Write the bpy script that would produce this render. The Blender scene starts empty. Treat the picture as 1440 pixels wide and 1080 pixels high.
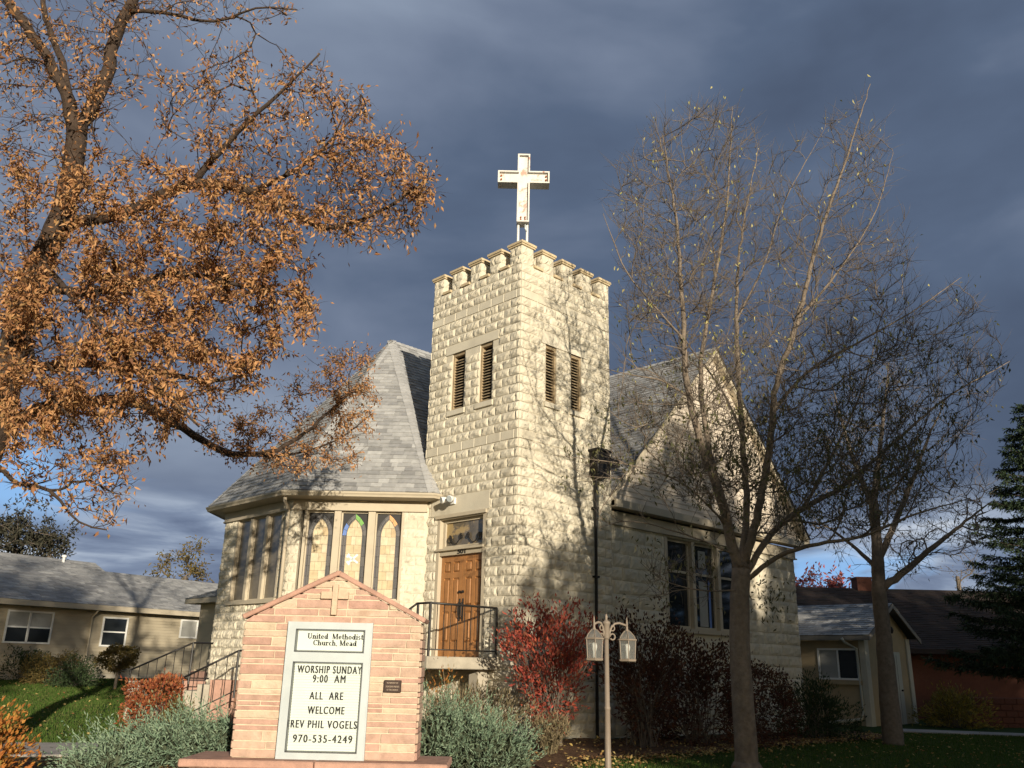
import bpy, math, random
import numpy as np
from mathutils import Matrix, Vector
R = math.radians
rng = np.random.default_rng(7)
random.seed(7)
SC = bpy.context.scene
COL = SC.collection
V3 = lambda *p: np.array(p, dtype=float)

# ------------------------------------------------------------------ camera
F_PX, PITCH, ROLL = 1204.96, 0.3149, 0.0227
CAM = V3(0, 0, 1.6)
_r0 = V3(1, 0, 0); _u0 = V3(0, -math.sin(PITCH), math.cos(PITCH)); FWD = V3(0, math.cos(PITCH), math.sin(PITCH))
RGT = math.cos(ROLL)*_r0 + math.sin(ROLL)*_u0
UPV = -math.sin(ROLL)*_r0 + math.cos(ROLL)*_u0
cd = bpy.data.cameras.new('camera'); cam = bpy.data.objects.new('camera', cd); COL.objects.link(cam)
cd.sensor_width = 36; cd.lens = F_PX/1440*36; cd.clip_start = .05; cd.clip_end = 3000
cam.matrix_world = Matrix(((RGT[0], UPV[0], -FWD[0], 0), (RGT[1], UPV[1], -FWD[1], 0), (RGT[2], UPV[2], -FWD[2], 1.6), (0, 0, 0, 1)))
SC.camera = cam

# ------------------------------------------------------------------ light
SUN_AZ, SUN_EL = 161.0, 10.5          # clockwise from +Y
SUN_STRENGTH, SKY_STRENGTH = 4.7, 0.06
SC.view_settings.view_transform = 'Standard'; SC.view_settings.look = 'None'
SC.view_settings.exposure = 0.5; SC.view_settings.gamma = 1
az, el = R(SUN_AZ), R(SUN_EL)
SUND = V3(math.sin(az)*math.cos(el), math.cos(az)*math.cos(el), math.sin(el))
ld = bpy.data.lights.new('sun', 'SUN'); ld.energy = SUN_STRENGTH; ld.angle = R(.55); ld.color = (1, .885, .70)
sun = bpy.data.objects.new('sun', ld); COL.objects.link(sun)
sun.rotation_euler = Vector(-SUND).to_track_quat('-Z', 'Y').to_euler()

def N(nt, typ, **kw):
    n = nt.nodes.new(typ)
    for k, v in kw.items():
        if k.startswith('i_'):
            k = k[2:]; k = int(k) if k.isdigit() else k
            n.inputs[k].default_value = v
        else: setattr(n, k, v)
    return n

def ramp(nt, stops, interp='LINEAR'):
    n = nt.nodes.new('ShaderNodeValToRGB'); n.color_ramp.interpolation = interp
    e = n.color_ramp.elements
    while len(e) < len(stops): e.new(.5)
    for q, (p, c) in zip(e, stops):
        q.position = p; q.color = (c, c, c, 1) if isinstance(c, (int, float)) else (*c, 1)
    return n

def world():
    w = bpy.data.worlds.new('World'); SC.world = w; w.use_nodes = True
    nt = w.node_tree; nt.nodes.clear(); L = nt.links.new
    sky = N(nt, 'ShaderNodeTexSky'); sky.sky_type = 'NISHITA'; sky.sun_disc = False
    sky.sun_elevation = el; sky.sun_rotation = az; sky.air_density = 1.0; sky.dust_density = .6
    tc = N(nt, 'ShaderNodeTexCoord'); sp = N(nt, 'ShaderNodeSeparateXYZ'); L(tc.outputs['Generated'], sp.inputs[0])
    mp = N(nt, 'ShaderNodeMapping'); mp.inputs['Scale'].default_value = (1, 1, 2.2); L(tc.outputs['Generated'], mp.inputs[0])
    big = N(nt, 'ShaderNodeTexNoise', i_Scale=1.9, i_Detail=5.0, i_Roughness=.5, i_Distortion=.35); L(mp.outputs[0], big.inputs['Vector'])
    m2 = N(nt, 'ShaderNodeMapping'); m2.inputs['Scale'].default_value = (1, 1, 2.0); m2.inputs['Location'].default_value = (3.1, 0, .4); L(tc.outputs['Generated'], m2.inputs[0])
    fine = N(nt, 'ShaderNodeTexNoise', i_Scale=4.2, i_Detail=8.0, i_Roughness=.55, i_Distortion=.4); L(m2.outputs[0], fine.inputs['Vector'])
    def math_(op, x, y=None, z=None, clamp=False):
        n = N(nt, 'ShaderNodeMath', operation=op); n.use_clamp = clamp
        for i, q in enumerate((x, y, z)):
            if q is None: continue
            if isinstance(q, (int, float)): n.inputs[i].default_value = q
            else: L(q, n.inputs[i])
        return n.outputs[0]
    def sstep(x, lo, hi):
        n = N(nt, 'ShaderNodeMapRange', interpolation_type='SMOOTHSTEP'); L(x, n.inputs[0]); n.inputs[1].default_value = lo; n.inputs[2].default_value = hi
        return n.outputs[0]
    X, Y, Z = sp.outputs
    # storm cloud: brightness from broad noise, lighter towards the upper left
    t = math_('MULTIPLY_ADD', fine.outputs[0], .16, math_('MULTIPLY', big.outputs[0], .84))
    t = math_('ADD', t, math_('MULTIPLY', math_('SUBTRACT', sstep(Z, .30, .75), .5), .12))
    t = math_('SUBTRACT', t, math_('MULTIPLY', math_('SUBTRACT', X, -.1), .16))
    cr = ramp(nt, [(.30, (.060, .083, .134)), (.43, (.087, .121, .190)), (.55, (.150, .188, .268)), (.72, (.245, .298, .39))]); L(t, cr.inputs[0])
    # low clouds: grey white with blue gaps
    m3 = N(nt, 'ShaderNodeMapping'); m3.inputs['Scale'].default_value = (1, 1, 5.5); m3.inputs['Location'].default_value = (1.7, .3, .2); L(tc.outputs['Generated'], m3.inputs[0])
    low = N(nt, 'ShaderNodeTexNoise', i_Scale=5.0, i_Detail=7.0, i_Roughness=.55, i_Distortion=.5); L(m3.outputs[0], low.inputs['Vector'])
    lowc = ramp(nt, [(.36, (.115, .15, .235)), (.48, (.19, .24, .34)), (.58, (.33, .39, .49)), (.70, (.56, .61, .68))]); L(low.outputs[0], lowc.inputs[0])
    lowm = math_('SUBTRACT', 1.0, sstep(math_('ADD', Z, math_('MULTIPLY', math_('SUBTRACT', big.outputs[0], .5), .10)), .15, .20))
    mx1 = N(nt, 'ShaderNodeMix', data_type='RGBA'); L(lowm, mx1.inputs[0]); L(cr.outputs[0], mx1.inputs[6]); L(lowc.outputs[0], mx1.inputs[7])
    gap = math_('MULTIPLY', sstep(math_('ADD', math_('MULTIPLY', low.outputs[0], -.30), math_('MULTIPLY', X, -1.0)), .245, .335), math_('MULTIPLY', sstep(Z, .115, .15), math_('SUBTRACT', 1.0, sstep(Z, .185, .225))))
    gap2 = math_('MULTIPLY', sstep(X, .24, .3), math_('MULTIPLY', sstep(fine.outputs[0], .46, .56), math_('SUBTRACT', 1.0, sstep(Z, .10, .15))))
    gap = math_('MAXIMUM', gap, gap2)
    mx2 = N(nt, 'ShaderNodeMix', data_type='RGBA'); L(gap, mx2.inputs[0]); L(mx1.outputs[2], mx2.inputs[6]); mx2.inputs[7].default_value = (.24, .44, .74, 1)
    # the storm covers the sky ahead; behind the viewer it is clear
    front = sstep(Y, -.35, .25)
    b1 = N(nt, 'ShaderNodeBackground'); L(sky.outputs[0], b1.inputs[0]); b1.inputs[1].default_value = SKY_STRENGTH
    b2 = N(nt, 'ShaderNodeBackground'); L(mx2.outputs[2], b2.inputs[0]); b2.inputs[1].default_value = .82
    ms = N(nt, 'ShaderNodeMixShader'); L(front, ms.inputs[0]); L(b1.outputs[0], ms.inputs[1]); L(b2.outputs[0], ms.inputs[2])
    out = N(nt, 'ShaderNodeOutputWorld'); L(ms.outputs[0], out.inputs[0])
world()

# ------------------------------------------------------------------ helpers
def ray(u, v): return FWD + RGT*((u-720)/F_PX) + UPV*((540-v)/F_PX)
def at(u, v, Y):
    d = ray(u, v); return CAM + d*(Y/d[1])
def onp(u, v, P0, n):
    d = ray(u, v); return CAM + d*(np.dot(P0-CAM, n)/np.dot(d, n))
def sstep(x, lo, hi):
    t = np.clip((x-lo)/(hi-lo), 0, 1); return t*t*(3-2*t)
def gz(x, y):
    x = np.asarray(x, float); y = np.asarray(y, float)
    z = .08 + .62*sstep(y, 17, 36)*sstep(-x, 2, 9) - .16*sstep(x, 3, 11)*sstep(y, 8, 26)
    z = z + .22*np.exp(-(((x+2.2)/3.4)**2+((y-11.3)/2.6)**2)) + .25*np.exp(-(((x+1.5)/3)**2+((y-18)/4)**2))
    z = z + .5*np.exp(-(((x+8)/2.2)**2+((y-24)/3)**2))
    z = z - .25*sstep(-y, -7, -1) 
    return z
C0 = V3(.156, 17.4, 0)
PSI = 0.7736
A_ = V3(-math.sin(PSI), math.cos(PSI), 0); B_ = V3(math.cos(PSI), math.sin(PSI), 0); ZU = V3(0, 0, 1)
def AB(a, b, z): return C0 + A_*a + B_*b + ZU*z

class MB:
    def __init__(s): s.v = []; s.f = []; s.m = []
    def add(s, vs, fs, mi=0):
        o = len(s.v); s.v.extend([tuple(map(float, p)) for p in vs]); s.f.extend([tuple(o+i for i in f) for f in fs]); s.m.extend([mi]*len(fs))
    def quad(s, a, b, c, d, mi=0): s.add([a, b, c, d], [(0, 1, 2, 3)], mi)
    def frame_box(s, O, u, v, w, mi=0):
        """box from corner O spanned by three vectors"""
        O, u, v, w = map(np.asarray, (O, u, v, w))
        P = [O, O+u, O+u+v, O+v, O+w, O+u+w, O+u+v+w, O+v+w]
        F = [(0, 3, 2, 1), (4, 5, 6, 7), (0, 1, 5, 4), (1, 2, 6, 5), (2, 3, 7, 6), (3, 0, 4, 7)]
        if np.dot(np.cross(u, v), w) < 0: F = [tuple(reversed(f)) for f in F]
        s.add(P, F, mi)
    def box(s, x0, x1, y0, y1, z0, z1, mi=0): s.frame_box(V3(x0, y0, z0), V3(x1-x0, 0, 0), V3(0, y1-y0, 0), V3(0, 0, z1-z0), mi)
    def bevel_box(s, O, u, v, w, e=.01, mi=0):
        """box with chamfered edges: three nested spans"""
        O, u, v, w = map(np.asarray, (O, u, v, w)); lu, lv, lw = [np.linalg.norm(q) for q in (u, v, w)]
        pts = []; 
        from itertools import product
        for i, j, k in product((0, 1), repeat=3):
            base = O + u*i + v*j + w*k
            du, dv, dw = [(q/l*e)*(1-2*t) for q, l, t in ((u, lu, i), (v, lv, j), (w, lw, k))]
            pts += [base+dv+dw, base+du+dw, base+du+dv]     # on x, y, z faces
        ix = lambda i, j, k, c: (i*4+j*2+k)*3+c
        F = []
        for i in (0, 1):
            F.append([ix(i, 0, 0, 0), ix(i, 1, 0, 0), ix(i, 1, 1, 0), ix(i, 0, 1, 0)])
            F.append([ix(0, i, 0, 1), ix(1, i, 0, 1), ix(1, i, 1, 1), ix(0, i, 1, 1)])
            F.append([ix(0, 0, i, 2), ix(1, 0, i, 2), ix(1, 1, i, 2), ix(0, 1, i, 2)])
        for i in (0, 1):
            for j in (0, 1):
                F.append([ix(i, j, 0, 0), ix(i, j, 1, 0), ix(i, j, 1, 1), ix(i, j, 0, 1)])
                F.append([ix(i, 0, j, 0), ix(i, 1, j, 0), ix(i, 1, j, 2), ix(i, 0, j, 2)])
                F.append([ix(0, i, j, 1), ix(1, i, j, 1), ix(1, i, j, 2), ix(0, i, j, 2)])
        for i, j, k in product((0, 1), repeat=3): F.append([ix(i, j, k, 0), ix(i, j, k, 1), ix(i, j, k, 2)])
        c = O+(u+v+w)/2; P = np.array(pts); G = []
        for f in F:
            q = P[f]; n = np.cross(q[1]-q[0], q[2]-q[0])
            G.append(tuple(f) if np.dot(n, q.mean(0)-c) > 0 else tuple(reversed(f)))
        s.add(pts, G, mi)
    def tube(s, pts, radii, n=8, caps=True, mi=0):
        pts = np.asarray(pts, float); k = len(pts)
        if np.isscalar(radii): radii = [radii]*k
        t = np.gradient(pts, axis=0); t /= (np.linalg.norm(t, axis=1)[:, None]+1e-12)
        ref = V3(0, 0, 1) if abs(t[0][2]) < .9 else V3(1, 0, 0)
        a = np.cross(t[0], ref); a /= np.linalg.norm(a)
        ang = np.arange(n)*2*np.pi/n; ca, sa = np.cos(ang), np.sin(ang); vs = []
        for i in range(k):
            a = a - t[i]*np.dot(a, t[i]); a /= (np.linalg.norm(a)+1e-12); b = np.cross(t[i], a)
            vs.append(pts[i] + radii[i]*(ca[:, None]*a+sa[:, None]*b))
        fs = []
        for i in range(k-1):
            for j in range(n):
                q = (j+1) % n; fs.append((i*n+j, i*n+q, (i+1)*n+q, (i+1)*n+j))
        if caps: fs += [tuple(range(n-1, -1, -1)), tuple(range((k-1)*n, k*n))]
        s.add(np.concatenate(vs), fs, mi)
    def lathe(s, c, prof, n=16, mi=0, axis=ZU):
        s.tube([np.asarray(c)+axis*h for r, h in prof], [max(r, .0005) for r, h in prof], n, True, mi) if False else s._lathe(c, prof, n, mi)
    def _lathe(s, c, prof, n, mi):
        c = np.asarray(c); vs = []; fs = []
        for r, h in prof:
            for j in range(n):
                t = 2*math.pi*(j+.5)/n; vs.append(c+V3(r*math.cos(t), r*math.sin(t), h))
        for i in range(len(prof)-1):
            for j in range(n):
                q = (j+1) % n; fs.append((i*n+j, i*n+q, (i+1)*n+q, (i+1)*n+j))
        fs += [tuple(range(n-1, -1, -1)), tuple(range((len(prof)-1)*n, len(prof)*n))]
        s.add(vs, fs, mi)
    def build(s, name, mats, parent=None, smooth=False):
        me = bpy.data.meshes.new(name); me.from_pydata(s.v, [], s.f)
        mats = mats if isinstance(mats, (list, tuple)) else [mats]
        for m in mats: me.materials.append(m)
        if len(mats) > 1: me.polygons.foreach_set('material_index', s.m)
        if smooth: me.polygons.foreach_set('use_smooth', [True]*len(me.polygons))
        me.update()
        return link(name, me, parent)
def world_loc(o): return V3(*o.location) if o.parent is None else V3(0, 0, 0)   # parts keep world coordinates
def link(name, me, parent=None):
    o = bpy.data.objects.new(name, me); COL.objects.link(o)
    if parent is not None:
        o.parent = parent; o.matrix_parent_inverse = Matrix.Translation(-Vector(world_loc(parent)))
    return o
def np_mesh(name, verts, faces, mats, parent=None, smooth=False):
    """faces: (n,3) or (n,4) array"""
    verts = np.asarray(verts, np.float32); faces = np.asarray(faces, np.int32); k = faces.shape[1]
    me = bpy.data.meshes.new(name); me.vertices.add(len(verts)); me.vertices.foreach_set('co', verts.ravel())
    me.loops.add(faces.size); me.loops.foreach_set('vertex_index', faces.ravel())
    me.polygons.add(len(faces)); me.polygons.foreach_set('loop_start', np.arange(len(faces), dtype=np.int32)*k)
    me.polygons.foreach_set('loop_total', np.full(len(faces), k, np.int32))
    me.materials.append(mats); me.update(calc_edges=True); me.validate()
    if smooth: me.polygons.foreach_set('use_smooth', [True]*len(me.polygons))
    return link(name, me, parent)
def tag(o, label=None, cat=None, group=None, kind=None):
    if label: o['label'] = label
    if cat: o['category'] = cat
    if group: o['group'] = group
    if kind: o['kind'] = kind
    return o
def thing(name, label, cat, loc=(0, 0, 0), group=None):
    o = bpy.data.objects.new(name, None); COL.objects.link(o); o.location = tuple(map(float, loc)); o.empty_display_size = .1
    return tag(o, label, cat, group)
def structure(name, mb, m):
    return tag(mb.build(name, m), kind='structure')

# ------------------------------------------------------------------ materials
def mat(name, cols, rough=.85, island=True, noise=None, bump=None, spec=.3, metal=0., trans=0., stain=None, streak=None):
    """cols: list of colours spread over islands (or one colour); noise=(scale, amount); bump=(scale, dist); stain=(scale, lo, hi, colour, fac)"""
    m = bpy.data.materials.new(name); m.use_nodes = True; nt = m.node_tree; L = nt.links.new
    bs = nt.nodes['Principled BSDF']; bs.inputs['Roughness'].default_value = rough; bs.inputs['Metallic'].default_value = metal
    bs.inputs['Specular IOR Level'].default_value = spec
    if not isinstance(cols[0], (tuple, list)): cols = [cols]
    tc = N(nt, 'ShaderNodeTexCoord')
    if len(cols) > 1:
        g = N(nt, 'ShaderNodeNewGeometry')
        cr = ramp(nt, [(i/(len(cols)-1), c) for i, c in enumerate(cols)]); L(g.outputs['Random Per Island'], cr.inputs[0]); c = cr.outputs[0]
    else:
        rgb = N(nt, 'ShaderNodeRGB'); rgb.outputs[0].default_value = (*cols[0], 1); c = rgb.outputs[0]
    if noise:
        no = N(nt, 'ShaderNodeTexNoise', i_Scale=noise[0], i_Detail=6.0, i_Roughness=.6); L(tc.outputs['Object'], no.inputs['Vector'])
        mr = N(nt, 'ShaderNodeMapRange'); L(no.outputs[0], mr.inputs[0]); mr.inputs[1].default_value = .3; mr.inputs[2].default_value = .7
        mr.inputs[3].default_value = 1-noise[1]; mr.inputs[4].default_value = 1+noise[1]*.6
        mu = N(nt, 'ShaderNodeVectorMath', operation='SCALE'); L(c, mu.inputs[0]); L(mr.outputs[0], mu.inputs['Scale']); c = mu.outputs[0]
    if stain:
        no = N(nt, 'ShaderNodeTexNoise', i_Scale=stain[0], i_Detail=5.0, i_Roughness=.65, i_Distortion=.3); L(tc.outputs['Object'], no.inputs['Vector'])
        mr = N(nt, 'ShaderNodeMapRange', interpolation_type='SMOOTHSTEP'); L(no.outputs[0], mr.inputs[0]); mr.inputs[1].default_value = stain[1]; mr.inputs[2].default_value = stain[2]; mr.inputs[4].default_value = stain[4]
        mx = N(nt, 'ShaderNodeMix', data_type='RGBA'); L(mr.outputs[0], mx.inputs[0]); L(c, mx.inputs[6]); mx.inputs[7].default_value = (*stain[3], 1); c = mx.outputs[2]
    if streak:      # run-off marks: noise drawn out downwards
        mp = N(nt, 'ShaderNodeMapping'); mp.inputs['Scale'].default_value = (1, 1, .12); L(tc.outputs['Object'], mp.inputs[0])
        no = N(nt, 'ShaderNodeTexNoise', i_Scale=streak[0], i_Detail=5.0, i_Roughness=.6); L(mp.outputs[0], no.inputs['Vector'])
        mr = N(nt, 'ShaderNodeMapRange', interpolation_type='SMOOTHSTEP'); L(no.outputs[0], mr.inputs[0]); mr.inputs[1].default_value = .52; mr.inputs[2].default_value = .72; mr.inputs[4].default_value = streak[2]
        mx = N(nt, 'ShaderNodeMix', data_type='RGBA'); L(mr.outputs[0], mx.inputs[0]); L(c, mx.inputs[6]); mx.inputs[7].default_value = (*streak[1], 1); c = mx.outputs[2]
    L(c, bs.inputs['Base Color'])
    if bump:
        no = N(nt, 'ShaderNodeTexNoise', i_Scale=bump[0], i_Detail=5.0, i_Roughness=.6); L(tc.outputs['Object'], no.inputs['Vector'])
        bp = N(nt, 'ShaderNodeBump', i_Distance=bump[1], i_Strength=.8); L(no.outputs[0], bp.inputs['Height']); L(bp.outputs[0], bs.inputs['Normal'])
    if trans:
        tr = N(nt, 'ShaderNodeBsdfTranslucent'); L(c, tr.inputs[0]); mx = N(nt, 'ShaderNodeMixShader', i_0=trans)
        out = nt.nodes['Material Output']; L(bs.outputs[0], mx.inputs[1]); L(tr.outputs[0], mx.inputs[2]); L(mx.outputs[0], out.inputs[0])
    return m
M = {}
M['stone'] = mat('painted_stone', [(.58, .528, .42), (.615, .565, .455), (.595, .545, .435), (.56, .508, .40)], .82, streak=(2.6, (.36, .32, .24), .42), noise=(2.5, .10), bump=(55, .006), stain=(1.1, .56, .8, (.36, .32, .24), .35))
M['trim'] = mat('tan_trim', [(.43, .375, .285), (.47, .41, .31)], .6, noise=(3, .08), bump=(30, .002))
M['cap'] = mat('cap_stone', [(.55, .45, .29), (.50, .40, .26)], .75, noise=(6, .2), bump=(40, .005))
M['shingle'] = mat('grey_shingle', [(.21, .21, .212), (.33, .33, .33), (.27, .27, .268), (.42, .42, .415), (.24, .24, .245), (.37, .37, .367)], .95, noise=(9, .16), bump=(160, .004), spec=.15)
M['shingle_under'] = mat('roof_underlay', (.10, .10, .105), .95)
M['hip'] = mat('hip_shingle', [(.30, .30, .30), (.38, .38, .38), (.33, .33, .33)], .95, noise=(12, .12), bump=(160, .004), spec=.15)
M['siding'] = mat('cream_siding', [(.55, .48, .395), (.59, .515, .425)], .6, noise=(2, .10), bump=(25, .002))
M['house_siding'] = mat('beige_siding', [(.37, .325, .24), (.40, .35, .26)], .65, noise=(1.5, .06))
M['door'] = mat('stained_wood', [(.33, .150, .052), (.365, .168, .058)], .42, noise=(5, .2), bump=(70, .001), spec=.4)
M['iron'] = mat('black_iron', (.018, .016, .015), .45, spec=.4)
M['darkmetal'] = mat('dark_copper', (.014, .012, .011), .5, noise=(8, .3))
M['white'] = mat('white_paint', (.60, .59, .56), .5, noise=(5, .08), stain=(6, .5, .7, (.42, .41, .38), .6))
M['white_plain'] = mat('white_vinyl', (.70, .70, .68), .45)
M['cross_face'] = mat('weathered_cross_face', (.60, .59, .56), .5, noise=(4, .12), stain=(3.5, .50, .62, (.36, .15, .08), .7), streak=(7, (.38, .37, .34), .6))
M['rust'] = mat('rusty_white', (.62, .60, .56), .6, noise=(6, .1), stain=(7, .58, .70, (.36, .12, .05), .8))
M['alu'] = mat('brushed_aluminium', (.45, .495, .51), .42, metal=.2, noise=(4, .08), spec=.5)
M['alu_dark'] = mat('aluminium_reveal', (.20, .21, .215), .35, metal=.6)
M['board'] = mat('letter_board', (.56, .61, .565), .55, noise=(3, .04))
M['black'] = mat('black_letter', (.012, .012, .014), .5)
M['plaque'] = mat('bronze_plaque', (.045, .028, .022), .45, metal=.3)
M['plaquetext'] = mat('plaque_letter', (.42, .33, .25), .5)
M['concrete'] = mat('concrete', (.40, .36, .29), .9, noise=(4, .2), bump=(60, .004), stain=(2, .55, .8, (.25, .22, .18), .5))
M['path'] = mat('path_concrete', (.36, .33, .30), .95, noise=(3, .18), bump=(60, .004))
M['brick_s'] = mat('sandstone', [(.42, .26, .205), (.53, .43, .31), (.46, .30, .235), (.40, .24, .19), (.55, .455, .335), (.44, .28, .22), (.56, .465, .345), (.41, .25, .20), (.47, .32, .25), (.50, .395, .29)], .9, noise=(9, .20), bump=(45, .010), stain=(3.2, .52, .75, (.30, .18, .12), .55))
M['slab_s'] = mat('red_sandstone_slab', [(.40, .235, .18), (.43, .26, .20)], .88, noise=(6, .22), bump=(35, .010))
M['buff_s'] = mat('buff_stone', (.53, .40, .29), .88, noise=(20, .15), bump=(50, .006))
M['mortar'] = mat('mortar', (.58, .48, .36), .95, noise=(20, .15))
M['glass'] = None
M['bark_l'] = mat('dark_bark', (.060, .041, .030), .95, noise=(11, .35), bump=(24, .03))
M['bark_r'] = mat('grey_bark', (.21, .168, .13), .95, noise=(9, .35), bump=(20, .035), stain=(2.2, .5, .72, (.13, .10, .075), .6))
M['bark_d'] = mat('twig_bark', (.145, .118, .095), .95, noise=(12, .3))
M['leaf_o'] = mat('orange_leaf', [(.44, .225, .095), (.57, .32, .145), (.49, .25, .105), (.25, .115, .055), (.53, .31, .155), (.31, .19, .075), (.39, .185, .08), (.18, .085, .045), (.44, .22, .10)], .75, trans=.28, spec=.25)
M['leaf_y'] = mat('pale_leaf', [(.42, .38, .12), (.52, .45, .20), (.34, .33, .10), (.18, .19, .06)], .7, trans=.25)
M['leaf_g'] = mat('olive_leaf', [(.085, .088, .038), (.12, .115, .05), (.065, .07, .03), (.16, .14, .06)], .7, trans=.22)
M['leaf_red'] = mat('red_leaf', [(.27, .045, .03), (.36, .06, .04), (.20, .04, .03), (.42, .10, .05), (.29, .06, .045), (.15, .05, .03), (.24, .09, .045)], .7, trans=.2)
M['leaf_dkred'] = mat('maroon_leaf', [(.060, .024, .016), (.09, .032, .02), (.042, .026, .016), (.13, .055, .026)], .75, trans=.15)
M['leaf_rust'] = mat('rust_leaf', [(.30, .075, .025), (.24, .06, .03), (.36, .12, .04), (.19, .055, .03), (.28, .16, .06)], .75, trans=.2)
M['leaf_amber'] = mat('amber_leaf', [(.42, .17, .035), (.36, .12, .028), (.46, .23, .05), (.28, .10, .03), (.30, .22, .05)], .75, trans=.25)
M['leaf_pink'] = mat('pink_leaf', [(.42, .12, .10), (.34, .08, .075), (.48, .19, .15)], .75, trans=.25)
M['leaf_dkg'] = mat('dark_green_leaf', [(.022, .040, .016), (.032, .055, .02), (.045, .065, .025)], .7, trans=.1)
M['leaf_yg'] = mat('yellow_green_leaf', [(.26, .21, .035), (.34, .26, .05), (.18, .17, .035), (.14, .11, .03)], .7, trans=.2)
M['leaf_topi'] = mat('olive_brown_leaf', [(.11, .085, .028), (.15, .105, .032), (.085, .08, .025)], .75, trans=.15)
M['juniper'] = mat('blue_juniper', [(.15, .225, .15), (.195, .27, .185), (.115, .185, .115), (.24, .31, .215), (.17, .23, .14)], .8, trans=.1, spec=.2)
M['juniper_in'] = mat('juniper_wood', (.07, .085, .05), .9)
M['dry'] = mat('dry_stalk', [(.19, .15, .085), (.145, .115, .065), (.23, .18, .11), (.12, .11, .05)], .9, trans=.1)
M['leaf_far'] = mat('far_leaf', [(.035, .036, .024), (.05, .046, .03), (.028, .03, .022)], .8, trans=.1)
M['spruce'] = mat('spruce_needle', [(.020, .036, .018), (.032, .055, .026), (.045, .068, .03)], .8, trans=.05)
M['grass'] = mat('grass_blade', [(.050, .098, .016), (.066, .125, .022), (.042, .082, .014), (.10, .135, .034), (.12, .12, .045)], .8, trans=.25, spec=.15)
M['fallen'] = mat('fallen_leaf', [(.40, .28, .09), (.46, .36, .15), (.30, .17, .06), (.22, .10, .04)], .85, trans=.15)
M['lampmetal'] = mat('tan_lamp_paint', (.215, .175, .138), .5, noise=(9, .12), bump=(60, .002))
M['redbrick'] = mat('red_brick', [(.10, .040, .028), (.13, .052, .035), (.085, .033, .024)], .9, noise=(8, .2))
M['darkroof'] = mat('dark_roof', [(.032, .024, .022), (.042, .03, .027), (.026, .022, .02)], .95)
M['stucco'] = mat('beige_stucco', (.36, .28, .17), .9, noise=(3, .1), bump=(60, .006))
M['greydoor'] = mat('pale_door_paint', (.42, .42, .36), .55, noise=(3, .06))
M['house_glass_curtain'] = mat('curtain', (.32, .32, .30), .8, noise=(6, .1))

def glossy_glass(name, col, rough=.08, cols=None, mixf=.0):
    m = mat(name, cols or [col], rough, spec=.6)
    return m
M['glass_dark'] = glossy_glass('dark_window_glass', (.018, .022, .026), .06)
M['glass_grey'] = mat('storm_pane', [(.17, .145, .105), (.14, .12, .09)], .25, noise=(2.2, .35), spec=.5)
M['glass_border'] = mat('lead_border_glass', [(.085, .085, .09), (.13, .125, .125), (.10, .095, .105), (.07, .075, .08)], .25, spec=.6)
M['lead'] = mat('lead_came', (.035, .034, .034), .5, metal=.4)
M['lead_light'] = mat('bright_lead', (.34, .33, .31), .4, metal=.5)
M['amber'] = mat('amber_opal_glass', [(.54, .44, .285), (.60, .52, .37), (.50, .385, .235), (.63, .565, .43), (.56, .47, .315), (.47, .365, .225)], .28, noise=(7, .22), spec=.5)
M['glass_green'] = mat('green_glass', (.20, .42, .12), .25)
M['glass_blue'] = mat('blue_glass', (.13, .22, .52), .25)
M['glass_orange'] = mat('orange_glass', (.70, .38, .18), .25)
M['glass_white'] = mat('white_opal_glass', (.62, .68, .70), .3)

def clear_glass():
    m = bpy.data.materials.new('lantern_glass'); m.use_nodes = True; nt = m.node_tree; nt.nodes.clear(); L = nt.links.new
    g = N(nt, 'ShaderNodeBsdfGlossy'); g.inputs[1].default_value = .08; t = N(nt, 'ShaderNodeBsdfTransparent'); t.inputs[0].default_value = (.86, .87, .85, 1)
    d = N(nt, 'ShaderNodeBsdfDiffuse'); d.inputs[0].default_value = (.6, .6, .57, 1)
    fr = N(nt, 'ShaderNodeFresnel', i_0=1.5); m1 = N(nt, 'ShaderNodeMixShader', i_0=.16); m2 = N(nt, 'ShaderNodeMixShader')
    L(t.outputs[0], m1.inputs[1]); L(d.outputs[0], m1.inputs[2]); L(fr.outputs[0], m2.inputs[0]); L(m1.outputs[0], m2.inputs[1]); L(g.outputs[0], m2.inputs[2])
    o = N(nt, 'ShaderNodeOutputMaterial'); L(m2.outputs[0], o.inputs[0]); return m
M['glass_clear'] = clear_glass()
# ================================================================== SETTING
def in_poly(x, y, P):
    x = np.asarray(x); y = np.asarray(y); r = np.zeros(x.shape, bool); n = len(P); j = n-1
    for i in range(n):
        xi, yi = P[i]; xj, yj = P[j]
        c = ((yi > y) != (yj > y)) & (x < (xj-xi)*(y-yi)/((yj-yi)+1e-12)+xi); r ^= c; j = i
    return r
def ground():
    xs = np.concatenate([[-1800, -500, -200, -90], np.linspace(-45, 45, 121), [90, 200, 500, 1800]])
    ys = np.concatenate([[-800, -200, -60], np.linspace(-22, 60, 111), [90, 200, 500, 2200]])
    X, Y = np.meshgrid(xs, ys); Z = gz(X, Y); nx = len(xs)
    v = np.stack([X, Y, Z], -1).reshape(-1, 3); i = np.arange(len(ys)-1)[:, None]*nx+np.arange(nx-1)[None]
    f = np.stack([i, i+1, i+nx+1, i+nx], -1).reshape(-1, 4)
    m = mat('lawn_soil', [(.030, .055, .012)], .95, noise=(.7, .25), bump=(30, .02), stain=(.9, .5, .75, (.055, .06, .02), .5), spec=.1)
    tag(np_mesh('lawn', v, f, m, smooth=True), kind='structure')
ground()
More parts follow.
